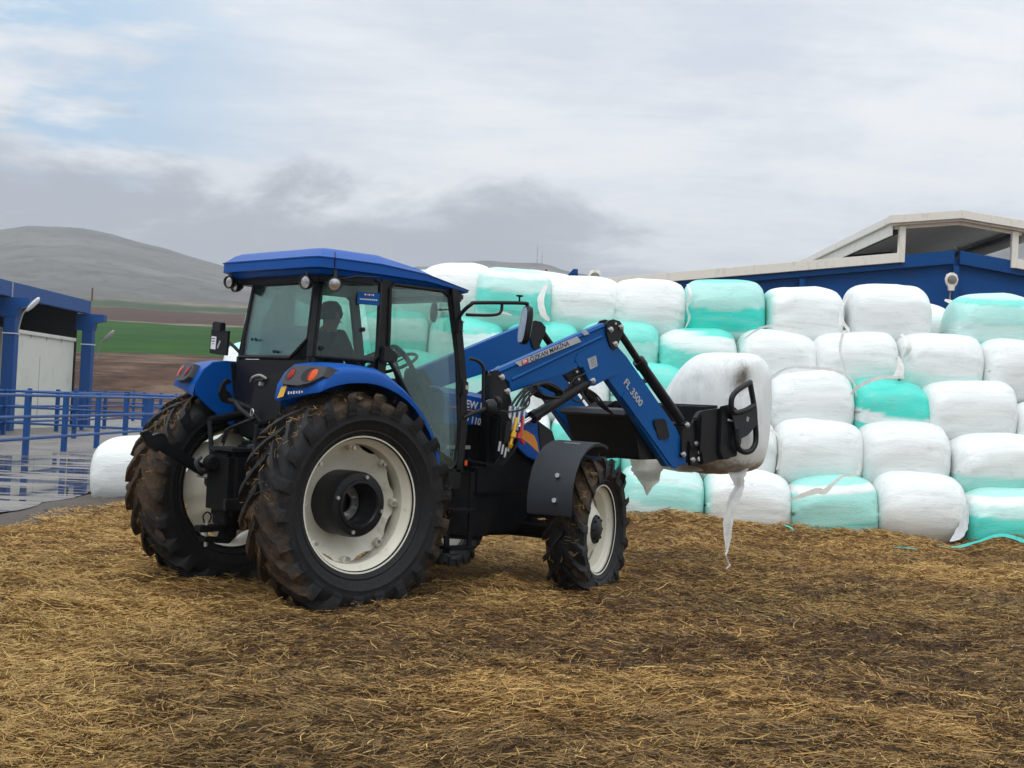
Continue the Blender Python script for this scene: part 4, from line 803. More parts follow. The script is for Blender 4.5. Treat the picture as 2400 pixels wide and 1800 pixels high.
# ---- chassis, axles and underside
part(MB().prism([(-.30, 1.15), (-.34, .62), (-.10, .44), (.6, .42), (1.25, .44), (1.75, .52), (2.9, .55), (2.95, .88), (1.5, .95), (.9, 1.0), (.2, 1.2)], -.26, .26), 'transmission_housing', 'frame', bevel=.03)
part(MB().lathe([(.001, -.66), (.13, -.66), (.15, -.45), (.22, -.30), (.25, 0), (.22, .30), (.15, .45), (.13, .66), (.001, .66)], (0, 0, .753), (0, 1, 0), 28), 'rear_axle', 'frame')
part(MB().tube([(2.447, -.80, .50), (2.447, -.35, .46), (2.447, 0, .50), (2.447, .35, .46), (2.447, .80, .50)], [.10, .08, .13, .13, .08, .10][:5], 14), 'front_axle', 'frame')
for s in (-1, 1): part(MB().prism([(2.25, .34), (2.62, .34), (2.66, .60), (2.55, .80), (2.30, .78), (2.22, .55)], s*.70-.06, s*.70+.06), 'steering_knuckle', 'frame', bevel=.02)
part(MB().tube([(2.2, -.75, .52), (2.12, 0, .50), (2.2, .75, .52)], .022, 8), 'tie_rod', 'frame')
part(MB().prism([(.95, .98), (.97, .66), (1.10, .44), (1.62, .40), (1.72, .62), (1.72, .98)], -.62, -.26), 'fuel_tank', 'frame', bevel=.04)
part(MB().prism([(1.30, .80), (1.34, .50), (1.65, .42), (2.15, .44), (2.30, .60), (2.28, .84)], -.42, -.24), 'side_plate', 'frame', bevel=.03)
part(MB().prism([(.95, .98), (.97, .66), (1.10, .44), (1.62, .40), (1.72, .62), (1.72, .98)], .26, .62), 'battery_box', 'frame', bevel=.04)
part(MB().box((.57, 0, .98), (1.30, 1.16, .10)), 'cab_floor', 'black', bevel=.01)
part(MB().prism([(.70, 1.02), (1.23, 1.02), (1.23, .84), (.78, .84)], -.70, -.55), 'sill', 'black', bevel=.015)
# steps
part(MB().bar((1.02, -.74, 1.0), (1.04, -.78, .34), .045, .02, (0, 1, 0)), 'step_hanger', 'frame'); part(MB().bar((1.30, -.74, .98), (1.27, -.78, .38), .035, .02, (0, 1, 0)), 'step_hanger', 'frame')
for z in (.38, .68): part(MB().box((1.14, -.79, z), (.26, .15, .025)), 'step', 'frame', bevel=.006)
# three point hitch: raised link, centre pickup, drawbar
part(MB().prism([(-.10, .66), (-.20, .66), (-.55, .80), (-.55, .90), (-.18, .95)], .18, .30), 'link_bracket', 'black', bevel=.01)
lk = part(MB().bar((-.30, .30, .78), (-1.00, .26, 1.13), .05, .085), 'lower_link', 'black', bevel=.008)
part(MB().lathe([(.001, -.03), (.05, -.03), (.058, 0), (.05, .03), (.001, .03)], (-1.03, .26, 1.13), (0, 1, 0), 20), 'hook_end', 'black', lk)
part(MB().prism([(-1.10, 1.13), (-1.13, 1.20), (-1.08, 1.22), (-1.04, 1.18), (-.98, 1.20), (-.93, 1.19), (-.90, 1.13), (-1.0, 1.05)], .235, .285), 'claw', 'black', lk, bevel=.006)
part(MB().cyl((-.56, .20, .875), (-.56, .36, .875), .018, 10), 'pin', 'steel', lk)
lk = part(MB().bar((-.25, -.30, .72), (-.72, -.30, .70), .05, .085), 'lower_link', 'black', bevel=.008)
part(MB().prism([(-.60, 1.06), (-.43, 1.10), (-.40, .52), (-.58, .52)], -.10, .10), 'pickup_column', 'frame', bevel=.012)
part(MB().lathe([(.001, -.04), (.05, -.04), (.068, 0), (.05, .04), (.001, .04)], (-.66, .02, .99), (0, 1, 0), 18), 'hook_roller', 'frame')
part(MB().tube([(-.70, .10, 1.03), (-.74, .10, .99), (-.70, .10, .93), (-.62, .10, .93)], .018, 8, 4), 'hitch_hook', 'lampbox')
part(MB().box((-.50, 0, 1.10), (.20, .34, .025)), 'hitch_plate', 'plastic')
part(MB().box((-.40, 0, .84), (.42, .40, .50)), 'rear_casting', 'frame', bevel=.05)
db = part(MB().bar((-.15, 0, .52), (-.76, 0, .495), .09, .05), 'drawbar', 'frame', bevel=.006)
part(MB().prism([(-.72, .40), (-.50, .38), (-.44, .44), (-.44, .50), (-.54, .50), (-.56, .43), (-.72, .44)], -.045, .045), 'clevis', 'frame', db, bevel=.006)
part(MB().cyl((-.68, 0, .36), (-.68, 0, .56), .014, 10), 'pin', 'steel', db)
part(MB().tube([(-.70, 0, .54), (-.715, 0, .59), (-.68, 0, .62), (-.645, 0, .59), (-.66, 0, .54)], .006, 6, 4), 'pin_handle', 'frame', db)
for s in (-1, 1):
    part(MB().tube([(-.18, s*.36, 1.36), (-.50, s*.34, 1.30)], .035, 10), 'lift_arm', 'frame')
    part(MB().tube([(-.50, s*.34, 1.30), (-.48, s*.32, 1.05), (-.45, s*.31, .80)], .020, 8), 'lift_rod', 'plastic')
part(MB().prism([(-.50, 1.60), (-.46, 1.635), (-.42, 1.62), (-.43, 1.60), (-.475, 1.585), (-.465, 1.545), (-.43, 1.53), (-.40, 1.46), (-.43, 1.44), (-.49, 1.455), (-.525, 1.52)], .17, .21), 'top_link_hook', 'frame', bevel=.005)
part(MB().tube([(-.44, .19, 1.47), (-.30, .10, 1.42), (-.20, 0, 1.25)], .026, 10), 'top_link', 'plastic')
part(MB().tube([(-.40, .15, 1.455), (-.42, .02, 1.40), (-.38, -.10, 1.33)], .017, 8), 'stabiliser', 'plastic')
part(MB().tube([(-.38, -.08, 1.34), (-.48, .12, 1.24), (-.46, .20, 1.14)], .012, 8), 'lift_cable', 'plastic')
part(MB().tube([(-.36, -.12, 1.35), (-.50, .05, 1.26), (-.50, .12, 1.12)], .007, 8), 'lift_cable', 'plastic')
part(MB().tube([(-.40, -.085, 1.36), (-.40, -.09, 1.40), (-.40, -.11, 1.41), (-.40, -.125, 1.385), (-.40, -.105, 1.36)], .006, 6, 4), 'ring_clip', 'steel')
for k in range(4): part(MB().tube([(-.2, -.22+.05*k, 1.30), (-.34, -.24+.05*k, 1.22), (-.36, -.2+.05*k, 1.05), (-.30, -.15+.05*k, .95)], .011, 8, 4), 'rear_hose', 'plastic')
for k in range(3): part(MB().cyl((-.36, -.28+.07*k, 1.13), (-.44, -.28+.07*k, 1.12), .022, 10), 'rear_coupling', 'lampbox')
# lower rear cab wall
part(MB().prism([(-.50, 1.80), (.50, 1.80), (.52, 1.50), (.40, 1.18), (-.40, 1.18), (-.52, 1.50)], -.19, -.14, 'x'), 'rear_cab_wall', 'black', bevel=.012)
part(MB().prism([(-.24, 1.70), (.16, 1.70), (.20, 1.42), (.10, 1.25), (-.16, 1.25), (-.24, 1.42)], -.225, -.188, 'x'), 'rear_recess_cover', 'plastic', bevel=.015)
part(MB().tube([(-.235, .20, 1.625), (-.27, .12, 1.655), (-.27, .02, 1.675), (-.24, -.03, 1.65)], .010, 8, 4), 'release_lever', 'lampgrey'); part(MB().tube([(-.235, .13, 1.63), (-.25, .06, 1.635), (-.24, 0, 1.64)], .013, 8, 4), 'release_lever', 'lampbox')
part(MB().box((-.24, .04, 1.61), (.03, .03, .03)), 'lever_knob', 'lampgrey')

# ---- cab
CG = dict()
def frame_glass(name, poly, r_=.017, m='black', gm_='glass'):
    """pane with a rubber-edged frame tube round it; poly in 3-D"""
    P = [Vector(p) for p in poly]; c = sum(P, Vector())/len(P); n_ = (P[1]-P[0]).cross(P[2]-P[1]).normalized()
    g_ = part(MB().add([p+n_*.003 for p in P]+[p-n_*.003 for p in P], [tuple(range(len(P))), tuple(range(2*len(P)-1, len(P)-1, -1))]+[(i, (i+1) % len(P), len(P)+(i+1) % len(P), len(P)+i) for i in range(len(P))]), name, gm_, smooth=False)
    part(MB().tube([P[-1]*.5+P[0]*.5]+P+[P[-1]*.5+P[0]*.5], r_, 8), 'frame', m, g_)
    return g_
rw_ = [(-.175, .47, 1.82), (-.175, -.25, 1.82), (-.157, -.45, 1.97), (-.105, -.42, 2.41), (-.105, .42, 2.41), (-.157, .45, 1.97), (-.172, .44, 1.84)]
RW = frame_glass('rear_window', rw_, gm_='glass_rear')
for y in (.30, .25, -.02, -.06): part(MB().cyl((-.185, y, 1.865 if y < .1 else 1.96), (-.175, y, 1.865 if y < .1 else 1.96), .012, 10), 'knob', 'plastic', RW)
for s in (-1, 1):
    q = frame_glass('quarter_window', [(-.13, s*.505, 1.835), (.30, s*.665, 1.825), (.33, s*.672, 1.86), (.33, s*.668, 2.43), (.29, s*.655, 2.45), (-.04, s*.475, 2.42), (-.07, s*.46, 2.38)])
    part(MB().cyl((.20, s*.645, 2.06), (.20, s*.66, 2.06), .018, 10), 'catch', 'plastic', q); part(MB().cyl((-.09, s*.525, 1.90), (-.09, s*.54, 1.90), .018, 10), 'hinge', 'plastic', q)
    dr = frame_glass('door', [(.435, s*.675, 1.85), (.56, s*.68, 1.70), (.72, s*.685, 1.48), (.85, s*.69, 1.22), (.93, s*.69, 1.02), (1.11, s*.69, 1.00), (1.165, s*.69, 1.06), (1.185, s*.69, 1.30), (1.125, s*.68, 1.90), (1.025, s*.665, 2.38), (.96, s*.662, 2.425), (.46, s*.67, 2.43), (.425, s*.675, 2.39)], .016)
    part(MB().bar((1.19, s*.69, 1.02), (1.205, s*.695, 1.40), .06, .055), 'door_post', 'black', bevel=.01)
    part(MB().loft([[(x, s*(.655+o_), z) for x, o_ in ((x0, 0), (x0+.07, 0), (x0+.07, .045), (x0, .045))] for x0, z in ((1.165, .98), (1.190, 1.35), (1.155, 1.75), (1.100, 2.05), (1.025, 2.45))]), 'front_pillar', 'black', ang=40)
    part(MB().loft([[(x, s*(.62+o_), z) for x, o_ in ((x0, 0), (x0+.075, 0), (x0+.075, .05), (x0, .05))] for x0, z in ((.35, 1.05), (.35, 1.8), (.345, 2.46))]), 'middle_pillar', 'black', ang=40)
    part(MB().bar((-.15, s*.49, 1.20), (-.155, s*.49, 1.83), .06, .06), 'rear_pillar', 'black', bevel=.01); part(MB().bar((-.155, s*.49, 1.82), (-.075, s*.44, 2.45), .065, .055), 'rear_pillar', 'black', bevel=.01)
    part(MB().prism([(.36, 1.94), (.40, 1.95), (.50, 1.90), (.52, 1.86), (.49, 1.82), (.36, 1.82)], s*.69-.02, s*.69+.03), 'door_lock', 'plastic', dr, bevel=.012)
    part(MB().tube([(.46, s*.60, 1.86), (.50, s*.60, 1.93), (.58, s*.60, 1.94), (.72, s*.60, 1.82), (.92, s*.60, 1.50), (1.0, s*.60, 1.35)], .021, 10, 5), 'inner_grab_rail', 'plastic', dr)
    part(MB().tube([(.62, s*.60, 1.62), (.80, s*.60, 1.22), (.86, s*.60, 1.08), (.95, s*.6, 1.05)], .019, 10, 5), 'inner_grab_rail', 'plastic', dr)
    part(MB().box((1.19, s*.70, 1.66), (.09, .07, .14)), 'door_handle', 'plastic', dr, bevel=.02); part(MB().box((1.20, s*.74, 1.665), (.025, .012, .035)), 'key_plate', 'lampgrey', dr)
    part(MB().tube([(1.235, s*.71, 1.90), (1.30, s*.74, 1.885), (1.355, s*.745, 1.84), (1.365, s*.745, 1.76), (1.375, s*.745, 1.55)], .014, 10, 5), 'grab_handle', 'black')
part(MB().add([(1.10, -.58, 2.40), (1.10, .58, 2.40), (1.27, .55, 1.62), (1.27, -.55, 1.62)], [(0, 1, 2, 3)]), 'windscreen', 'glass', smooth=False)
# blue notice inside the near quarter window
nq = [(.150, -.622, 2.346), (.315, -.682, 2.346), (.315, -.682, 2.252), (.150, -.622, 2.252)]
st_ = part(MB().add([Vector(p)+Vector((0, -.006, 0)) for p in nq], [(0, 1, 2, 3)]), 'window_notice', 'lblue')
def onq(u0, u1, v0, v1, m, nm):
    a, b_, c, d = [Vector(p)+Vector((.001, -.009, 0)) for p in (nq[0], nq[1], nq[2], nq[3])]; f_ = lambda u, v: (a*(1-u)+b_*u)*(1-v)+(d*(1-u)+c*u)*v
    part(MB().add([f_(u0, v0), f_(u1, v0), f_(u1, v1), f_(u0, v1)], [(0, 1, 2, 3)]), nm, m, st_)
for k in range(5): onq(.30+.09*k, .36+.09*k, .12, .24, 'stripe' if k % 2 else 'white', 'notice_print')
for k in range(9): onq(.10+.09*k, .16+.09*k, .52, .62, 'white', 'notice_print')

# roof
def ring(inset, zo, lvl):
    base = [(-.27, -.60), (-.245, -.68), (-.16, -.705), (.3, -.71), (.75, -.708), (1.10, -.69), (1.25, -.64), (1.32, -.50), (1.345, -.2)]; pts = mir([(x, y) for x, y in base])[::1]; out = []
    for x, y in pts:
        t_ = 1-.80*sst(np.array(x), .25, 1.32); b0 = 2.502-.005*x-.055*float(sst(np.array(x), .6, 1.3)); cx_, cy_ = .5, 0
        dx = x-cx_; n_ = Vector((dx/.85, y/.71)); k_ = 1-inset/max(.25, n_.length*.8)
        xx = cx_+dx*(1-inset/.80); yy = y*(1-inset/.71)
        out.append((xx, yy, b0+zo*float(t_)*(1 if zo > 0 else 1/float(max(t_, .5)))))
    return out
rr0 = [(.16, -.065), (.05, -.052), (.026, -.020), (.014, -.014), (0, -.008), (0, .060), (-.007, .064), (-.007, .072), (.006, .079), (.012, .083), (.065, .128), (.10, .145), (.30, .158), (.60, .162)]
rf_ = part(MB().loft([ring(i, z, 0) for i, z in rr0]), 'cab_roof', 'blue', ang=24)
part(MB().prism([(-.60, .42), (.60, .42), (.60, .47), (-.60, .47)], 0, 0.001, 'x'), 'trim_strip', 'black') if False else None
part(MB().prism([(-.16, -.60), (.10, -.66), (1.12, -.66), (1.24, -.55), (1.24, .55), (1.12, .66), (.10, .66), (-.16, .60)], 2.40, 2.475, 'z'), 'headliner', 'plastic', bevel=.015)
part(MB().prism([(1.10, -.62), (1.28, -.56), (1.30, .56), (1.10, .62)], 2.365, 2.44, 'z'), 'front_roof_lip', 'plastic', bevel=.02)
for s in (-1, 1): part(MB().loft([[(-.135, s*.705, 2.502), (-.131, s*.705, 2.502), (-.131, s*.715, 2.502), (-.135, s*.715, 2.502)], [(-.135, s*.705, 2.578), (-.131, s*.705, 2.578), (-.131, s*.715, 2.578), (-.135, s*.715, 2.578)], [(-.10, s*.655, 2.622), (-.096, s*.655, 2.622), (-.096, s*.662, 2.622), (-.10, s*.662, 2.622)]]), 'roof_seam', 'black', rf_)
def worklamp(p, d, sz=.056, top=(0, 0, .11)):
    p = Vector(p); d = Vector(d).normalized(); e = part(MB().lathe([(.001, .07), (sz*.6, .065), (sz*.95, .03), (sz, 0), (sz*.98, -.012), (sz*.86, -.014)], p, -d*-1*-1, 24), 'work_lamp', 'black')
    part(MB().lathe([(sz*.84, .004), (sz*.6, .007), (.001, .009)], p, d, 24), 'lens', 'lens', e)
    part(MB().lathe([(sz*.80, .010), (sz*.88, .018), (sz*.96, .010)], p, d, 24), 'bezel', 'lampbox', e)
    part(MB().bar(p-d*.03, p-d*.03+Vector(top), .02, .035, d), 'bracket', 'lampbox', e)
worklamp((-.245, -.50, 2.385), (-1, -.35, -.1)); worklamp((-.12, -.70, 2.375), (-.8, -.8, -.1)); worklamp((-.26, .56, 2.415), (-1, -.25, -.1), .052); worklamp((-.16, .63, 2.395), (-1, -.1, -.15), .050)
part(MB().tube([(-.05, -.70, 2.42), (.08, -.70, 2.455), (.26, -.712, 2.462)], .007, 6), 'rear_wiper', 'black')

# interior
seat = part(MB().box((.40, .02, 1.42), (.50, .50, .14)), 'seat', 'seatm', bevel=.04)
part(MB().loft([[(x0+.02*math.cos(a_)*3, .02+wy*math.sin(a_), z_) for a_ in [2*math.pi*k/16 for k in range(16)]] for x0, wy, z_ in ((.18, .24, 1.46), (.15, .25, 1.75), (.10, .23, 2.02), (.09, .14, 2.08))]), 'backrest', 'seatm', seat)
part(MB().box((.40, 0, 1.2), (.36, .38, .34)), 'seat_base', 'plastic', seat)
for y in (-.34, .38): part(MB().box((.42, y, 1.55), (.44, .09, .06)), 'armrest', 'seatm', seat, bevel=.02)
part(MB().prism([(.02, 1.03), (.62, 1.03), (.66, 1.50), (.50, 1.62), (.02, 1.70)], -.56, -.36), 'side_console', 'plastic', bevel=.03); part(MB().prism([(.02, 1.03), (.62, 1.03), (.66, 1.50), (.50, 1.62), (.02, 1.70)], .40, .56), 'side_console', 'plastic', bevel=.03)
part(MB().prism([(1.00, 1.03), (1.27, 1.03), (1.28, 1.66), (1.16, 1.74), (1.06, 1.62)], -.22, .22), 'dashboard', 'plastic', bevel=.03)
part(MB().loft([[(.10+wx*math.cos(a_)+dx_, .43+wy*math.sin(a_), z_) for a_ in [2*math.pi*k/18 for k in range(18)]] for z_, wx, wy, dx_ in ((1.62, .13, .09, .05), (1.80, .15, .10, .04), (2.0, .13, .10, .02), (2.14, .10, .09, .0), (2.22, .06, .06, .01), (2.36, .02, .02, .02))]), 'dark_cab_filler', 'seatm')  # dark form added to darken the rear window, not a known coat
swc = Vector((1.02, 0, 1.84)); swn = Vector((-.45, 0, .9)).normalized()
sw_ = part(MB().tube([swc+(Vector((0, 1, 0))*math.cos(a_)+swn.cross(Vector((0, 1, 0)))*math.sin(a_))*.20 for a_ in [2*math.pi*k/28 for k in range(29)]], .014, 8), 'steering_wheel', 'plastic')
part(MB().cyl(swc-swn*.22, swc, .03, 12), 'column', 'plastic', sw_)
for k in range(3): part(MB().bar(swc, swc+(Vector((0, 1, 0))*math.cos(2.1*k+.5)+swn.cross(Vector((0, 1, 0)))*math.sin(2.1*k+.5))*.20, .02, .01), 'spoke', 'plastic', sw_)
for x, y, z in ((.60, -.44, 1.85), (.52, -.40, 1.78)): part(MB().tube([(x-.05, y, 1.58), (x, y, z)], .010, 8), 'control_lever', 'plastic')
part(MB().loft([[(1.0+.012*math.cos(a_)+dx_, -.50+.055*math.cos(a_)*sc_, 2.26+.085*math.sin(a_)*sc_) for a_ in [2*math.pi*k/16 for k in range(16)]] for dx_, sc_ in ((0, .9), (.02, 1), (.03, .8))]), 'inside_mirror', 'plastic'); part(MB().tube([(1.02, -.50, 2.28), (1.11, -.58, 2.29)], .008, 6), 'mirror_stalk', 'plastic')

# ---- bonnet
bs = [(1.27, .36, 1.665), (1.47, .38, 1.660), (1.75, .395, 1.625), (2.05, .395, 1.560), (2.30, .385, 1.485), (2.46, .365, 1.41), (2.56, .33, 1.31), (2.60, .29, 1.20)]
def br_(x, w_, z):
    lo = 1.36 if x < 2.3 else 1.36-(x-2.3)*.9
    return [(x, w_+.025, lo), (x, w_+.03, (lo+z)/2), (x, w_+.005, z-.05), (x, w_-.07, z-.008), (x, 0, z+.012), (x, -w_+.07, z-.008), (x, -w_-.005, z-.05), (x, -w_-.03, (lo+z)/2), (x, -w_-.025, lo)]
bo = part(MB().loft([br_(*b_) for b_ in bs]), 'bonnet', 'blue', ang=32)
part(MB().prism([(1.22, 1.37), (2.42, 1.37), (2.52, 1.05), (2.50, .80), (1.22, .80)], -.385, .385), 'engine_cover', 'frame', bevel=.01)
for s in (-1, 1):
    nz = part(MB().prism([(2.02, 1.47), (2.30, 1.44), (2.30, 1.34), (2.335, 1.20), (2.375, 1.045), (2.19, 1.10), (2.06, 1.185)], s*.425-.012, s*.425+.012), 'front_cowl', 'blue', bevel=.006)
    part(MB().prism([(2.10, 1.335), (2.17, 1.325), (2.26, 1.285), (2.30, 1.225), (2.325, 1.135), (2.20, 1.215), (2.10, 1.265)], s*.4375-.001, s*.4375+.001), 'orange_stripe', 'stripe', nz)
    part(MB().prism([(2.31, 1.42), (2.50, 1.33), (2.58, 1.17), (2.56, 1.0), (2.40, 1.0), (2.345, 1.22)], s*.40-.02, s*.40+.02), 'grille', 'plastic', bevel=.008)
part(MB().prism([(2.50, 1.30), (2.62, 1.18), (2.66, .70), (2.45, .70)], -.36, .36), 'front_grille', 'plastic', bevel=.02)
text('NEW HOLLAND', .088, bo, 'white', 'bonnet_lettering', side_m((1.395, -.425, 1.515), -7), bold=.0018)
text('TD 110D', .082, bo, 'white', 'bonnet_lettering', side_m((1.40, -.425, 1.395), -9), bold=.0008, sx=.95)
part(MB().bar((1.30, -.427, 1.505), (2.0, -.427, 1.425), .002, .009), 'thin_stripe', 'stripe', bo)
part(MB().tube([(1.42, .50, 1.3), (1.42, .50, 1.9), (1.42, .50, 2.0)], .035, 12), 'exhaust', 'black') if False else None

# ---- front wheel mudguards (turn with the wheels)
for s, c in ((-1, (2.447, -.958)), (1, (2.447, .958))):
    prf = [(-.735, .68), (-.745, .80), (-.725, .92), (-.67, 1.04), (-.57, 1.145), (-.44, 1.215), (-.28, 1.255), (-.12, 1.262), (.0, 1.25), (.08, 1.225)]
    mb = MB(); rings = []
    for i, (p_, z) in enumerate(prf):
        rings.append([(p_, s*.12, z-.028), (p_, s*.125, z-.004), (p_, s*.105, z), (p_, -s*.25, z+.004), (p_, -s*.265, z-.004), (p_*.995, -s*.25, z-.010), (p_*.985, s*.10, z-.014), (p_*.985, s*.11, z-.028)])
    o = part(mb.loft(rings), 'front_mudguard', 'fender', ang=45); o.location = (c[0], c[1], 0); o.rotation_euler = (0, 0, ST)
    for p_, y_, z_ in ((-.705, -.02, .99), (-.748, -.02, .79)):
        part(MB().cyl((p_+.01, s*y_, z_), (p_-.022, s*y_, z_+.004), .019, 12), 'bolt', 'steel', o)
    part(MB().bar((-.33, -s*.12, 1.250), (-.33, s*.02, 1.248), .03, .012), 'slot', 'steel', o)
    part(MB().tube([(-.2, -s*.25, 1.24), (-.15, -s*.30, 1.0), (-.05, -s*.28, .7)], .025, 8), 'support', 'frame', o)

# ---- loader
ARM = [(1.648, 1.815), (2.66, 2.207), (2.965, 2.322), (3.03, 2.30), (3.10, 2.14), (3.275, 2.035), (4.03, 1.41), (4.19, 1.18), (4.165, 1.052), (4.005, 1.043), (3.90, 1.035), (3.35, 1.545), (3.03, 1.82), (2.86, 1.755), (2.81, 1.74), (2.76, 1.79), (2.70, 1.90), (2.62, 1.89), (2.49, 1.832), (1.855, 1.652), (1.835, 1.735)]
ARM = [(1.648, 1.815), (2.66, 2.207), (2.965, 2.322), (3.03, 2.30), (3.12, 2.14), (3.275, 2.035), (3.65, 1.71), (4.005, 1.405), (4.17, 1.20), (4.17, 1.052), (4.005, 1.040), (3.90, 1.035), (3.35, 1.545), (3.03, 1.822), (2.875, 1.752), (2.81, 1.745), (2.765, 1.80), (2.70, 1.905), (2.62, 1.90), (2.49, 1.835), (1.86, 1.650), (1.83, 1.735)]
def lerp(a, b_, t_): return (a[0]+(b_[0]-a[0])*t_, a[1]+(b_[1]-a[1])*t_)
for s in (-1, 1):
    y0, y1 = s*.47, s*.55; o = lambda q: s*(.55+q)
    arm = part(MB().prism(ARM, y0, y1), 'loader_arm', 'lblue', bevel=.006)
    # folded top flange, pressed ridge and lower box step
    def strip(a, b_, w0, w1, q0, q1, nm):     # wedge along a line, pressed outwards
        A2, B2 = Vector((a[0], 0, a[1])), Vector((b_[0], 0, b_[1])); d = (B2-A2).normalized(); up = Vector((-d.z, 0, d.x))
        sec = [(w0, q0), ((w0+w1)/2+.004, q1), (w1, q0)]
        vs = [tuple(p+up*u_+Vector((0, o(v_), 0))) for p in (A2, B2) for u_, v_ in sec]
        return part(MB().add(vs, [(0, 1, 4, 3), (1, 2, 5, 4), (0, 2, 1), (3, 4, 5), (0, 3, 5, 2)]), nm, 'lblue', arm, ang=15)
    strip((1.70, 1.81), (2.95, 2.292), -.022, .022, -.002, .012, 'top_flange')
    strip((1.86, 1.755), (2.93, 2.195), -.020, .020, -.002, .014, 'pressed_ridge')
    part(MB().prism([(1.87, 1.668), (2.50, 1.845), (2.63, 1.905), (2.66, 1.96), (1.90, 1.715)], o(-.002), o(.006)), 'lower_plate', 'lblue', arm, bevel=.002)
    part(MB().prism([(2.655, 1.90), (2.70, 1.91), (2.77, 1.805), (2.81, 1.75), (2.87, 1.757), (3.03, 1.826), (3.14, 1.86), (3.16, 1.88), (3.10, 2.06), (2.95, 2.17), (2.62, 2.02), (2.60, 1.96)], o(-.002), o(.010)), 'gusset_plate', 'lblue', arm, bevel=.003)
    part(MB().prism([(3.22, 1.665), (3.97, 1.02), (4.03, 1.02), (4.03, 1.10), (3.27, 1.72)], o(-.002), o(.013)), 'lower_flange', 'lblue', arm, bevel=.004)
    kp = part(MB().prism([(2.955, 2.31), (2.985, 2.345), (3.05, 2.362), (3.13, 2.352), (3.19, 2.31), (3.19, 2.25), (3.15, 2.18), (3.115, 2.105), (3.07, 2.085), (3.03, 2.105), (2.97, 2.22)], o(.004), o(.022)), 'knee_plate', 'black', bevel=.003)
    part(MB().prism([(2.955, 2.31), (2.985, 2.345), (3.05, 2.362), (3.13, 2.352), (3.19, 2.31), (3.19, 2.25), (3.15, 2.18), (3.115, 2.105), (3.07, 2.085), (3.03, 2.105), (2.97, 2.22)], s*.452, s*.468), 'inner_plate', 'black', kp, bevel=.003)
    def pin(x, z, q, p_, nm='pin', r_=.026):
        c_ = part(MB().lathe([(.001, .030), (r_*.45, .030), (r_*.5, .018), (r_*.62, .018), (r_, .014), (r_, -.002)], (x, o(q), z), (0, s, 0), 18), nm, 'steel', p_)
        part(MB().box((x-.026, o(q+.008), z+.006), (.03, .008, .016)), 'pin_tab', 'steel', p_)
    for x, z in ((3.014, 2.266), (3.150, 2.298), (3.084, 2.140)): pin(x, z, .020, kp)
    part(MB().cyl((3.075, o(.02), 2.325), (3.075, o(.03), 2.325), .012, 10), 'grease_nipple', 'steel', kp)
    pin(2.828, 1.795, .008, arm)
    # mast / mounting bracket
    MP = [(1.60, 1.79), (1.62, 1.825), (1.66, 1.828), (1.70, 1.80), (1.775, 1.69), (1.83, 1.57), (1.81, 1.50), (1.74, 1.35), (1.74, .98), (1.58, .98), (1.59, 1.40)]
    mp = part(MB().prism(MP, s*.575, s*.60), 'loader_mast', 'black', bevel=.004)
    part(MB().prism([(max(a_, 1.65+(a_-1.6)*.3), b_) for a_, b_ in MP], s*.415, s*.44), 'inner_plate', 'black', mp, bevel=.004)
    part(MB().prism([(1.655, 1.78), (1.68, 1.81), (1.69, 1.40), (1.69, .98), (1.655, .98), (1.655, 1.40)], s*.44, s*.575), 'web', 'black', mp, bevel=.004)
    part(MB().box((1.58, s*.49, .90), (.34, .34, .22)), 'chassis_clamp', 'frame', mp, bevel=.02)
    for x, z in ((1.700, 1.770), (1.772, 1.655)): pin(x, z, .045, mp)
    # lift cylinder (under the arm) and bucket cylinder (above)
    yc = s*.51
    cy = part(MB().cyl((2.18, yc, 1.455), (2.80, yc, 1.775), .048, 20), 'lift_cylinder', 'black', ang=40)
    part(MB().cyl((1.98, yc, 1.352), (2.2, yc, 1.465), .021, 16), 'rod', 'chrome', cy, ang=60)
    part(MB().cyl((2.155, yc, 1.442), (2.21, yc, 1.470), .056, 20), 'gland', 'black', cy, ang=40)
    part(MB().box((1.96, yc, 1.342), (.09, .07, .08)), 'rod_eye', 'black', cy, bevel=.02)
    part(MB().tube([(2.30, yc-s*-.0, 1.575), (2.60, yc, 1.73), (2.70, yc, 1.79)], .011, 8), 'oil_pipe', 'black', cy)
    cy = part(MB().cyl((3.50, yc, 1.985), (4.10, yc, 1.475), .050, 20), 'bucket_cylinder', 'black', ang=40)
    part(MB().cyl((3.165, yc, 2.285), (3.52, yc, 1.97), .034, 16), 'rod', 'black', cy, ang=60)
    part(MB().cyl((3.47, yc, 2.012), (3.53, yc, 1.962), .060, 20), 'gland', 'black', cy, ang=40)
    part(MB().tube([(3.50, yc-s*.05, 1.90), (3.62, yc-s*.07, 1.78), (3.80, yc-s*.06, 1.62), (3.92, yc-s*.05, 1.55)], .011, 8), 'oil_pipe', 'lampbox', cy)
    cp = part(MB().prism([(3.665, 1.475), (3.80, 1.487), (3.835, 1.47), (3.895, 1.33), (3.885, 1.30), (3.76, 1.285), (3.735, 1.30), (3.665, 1.44)], o(.008), o(.020)), 'access_cover', 'black', arm, bevel=.004)
    # quick hitch bell crank
    part(MB().prism([(4.085, 1.12), (4.06, 1.22), (4.06, 1.36), (4.10, 1.46), (4.14, 1.475), (4.19, 1.45), (4.24, 1.36), (4.25, 1.24), (4.20, 1.21), (4.17, 1.28), (4.14, 1.28), (4.13, 1.16)], o(.006), o(.028)), 'bell_crank', 'black', bevel=.004)
    ch = part(MB().prism([(4.22, 1.45), (4.26, 1.50), (4.30, 1.52), (4.42, 1.50), (4.42, 1.06), (4.22, 1.05), (4.20, 1.16)], s*.53, s*.565), 'hitch_cheek', 'black', bevel=.004)
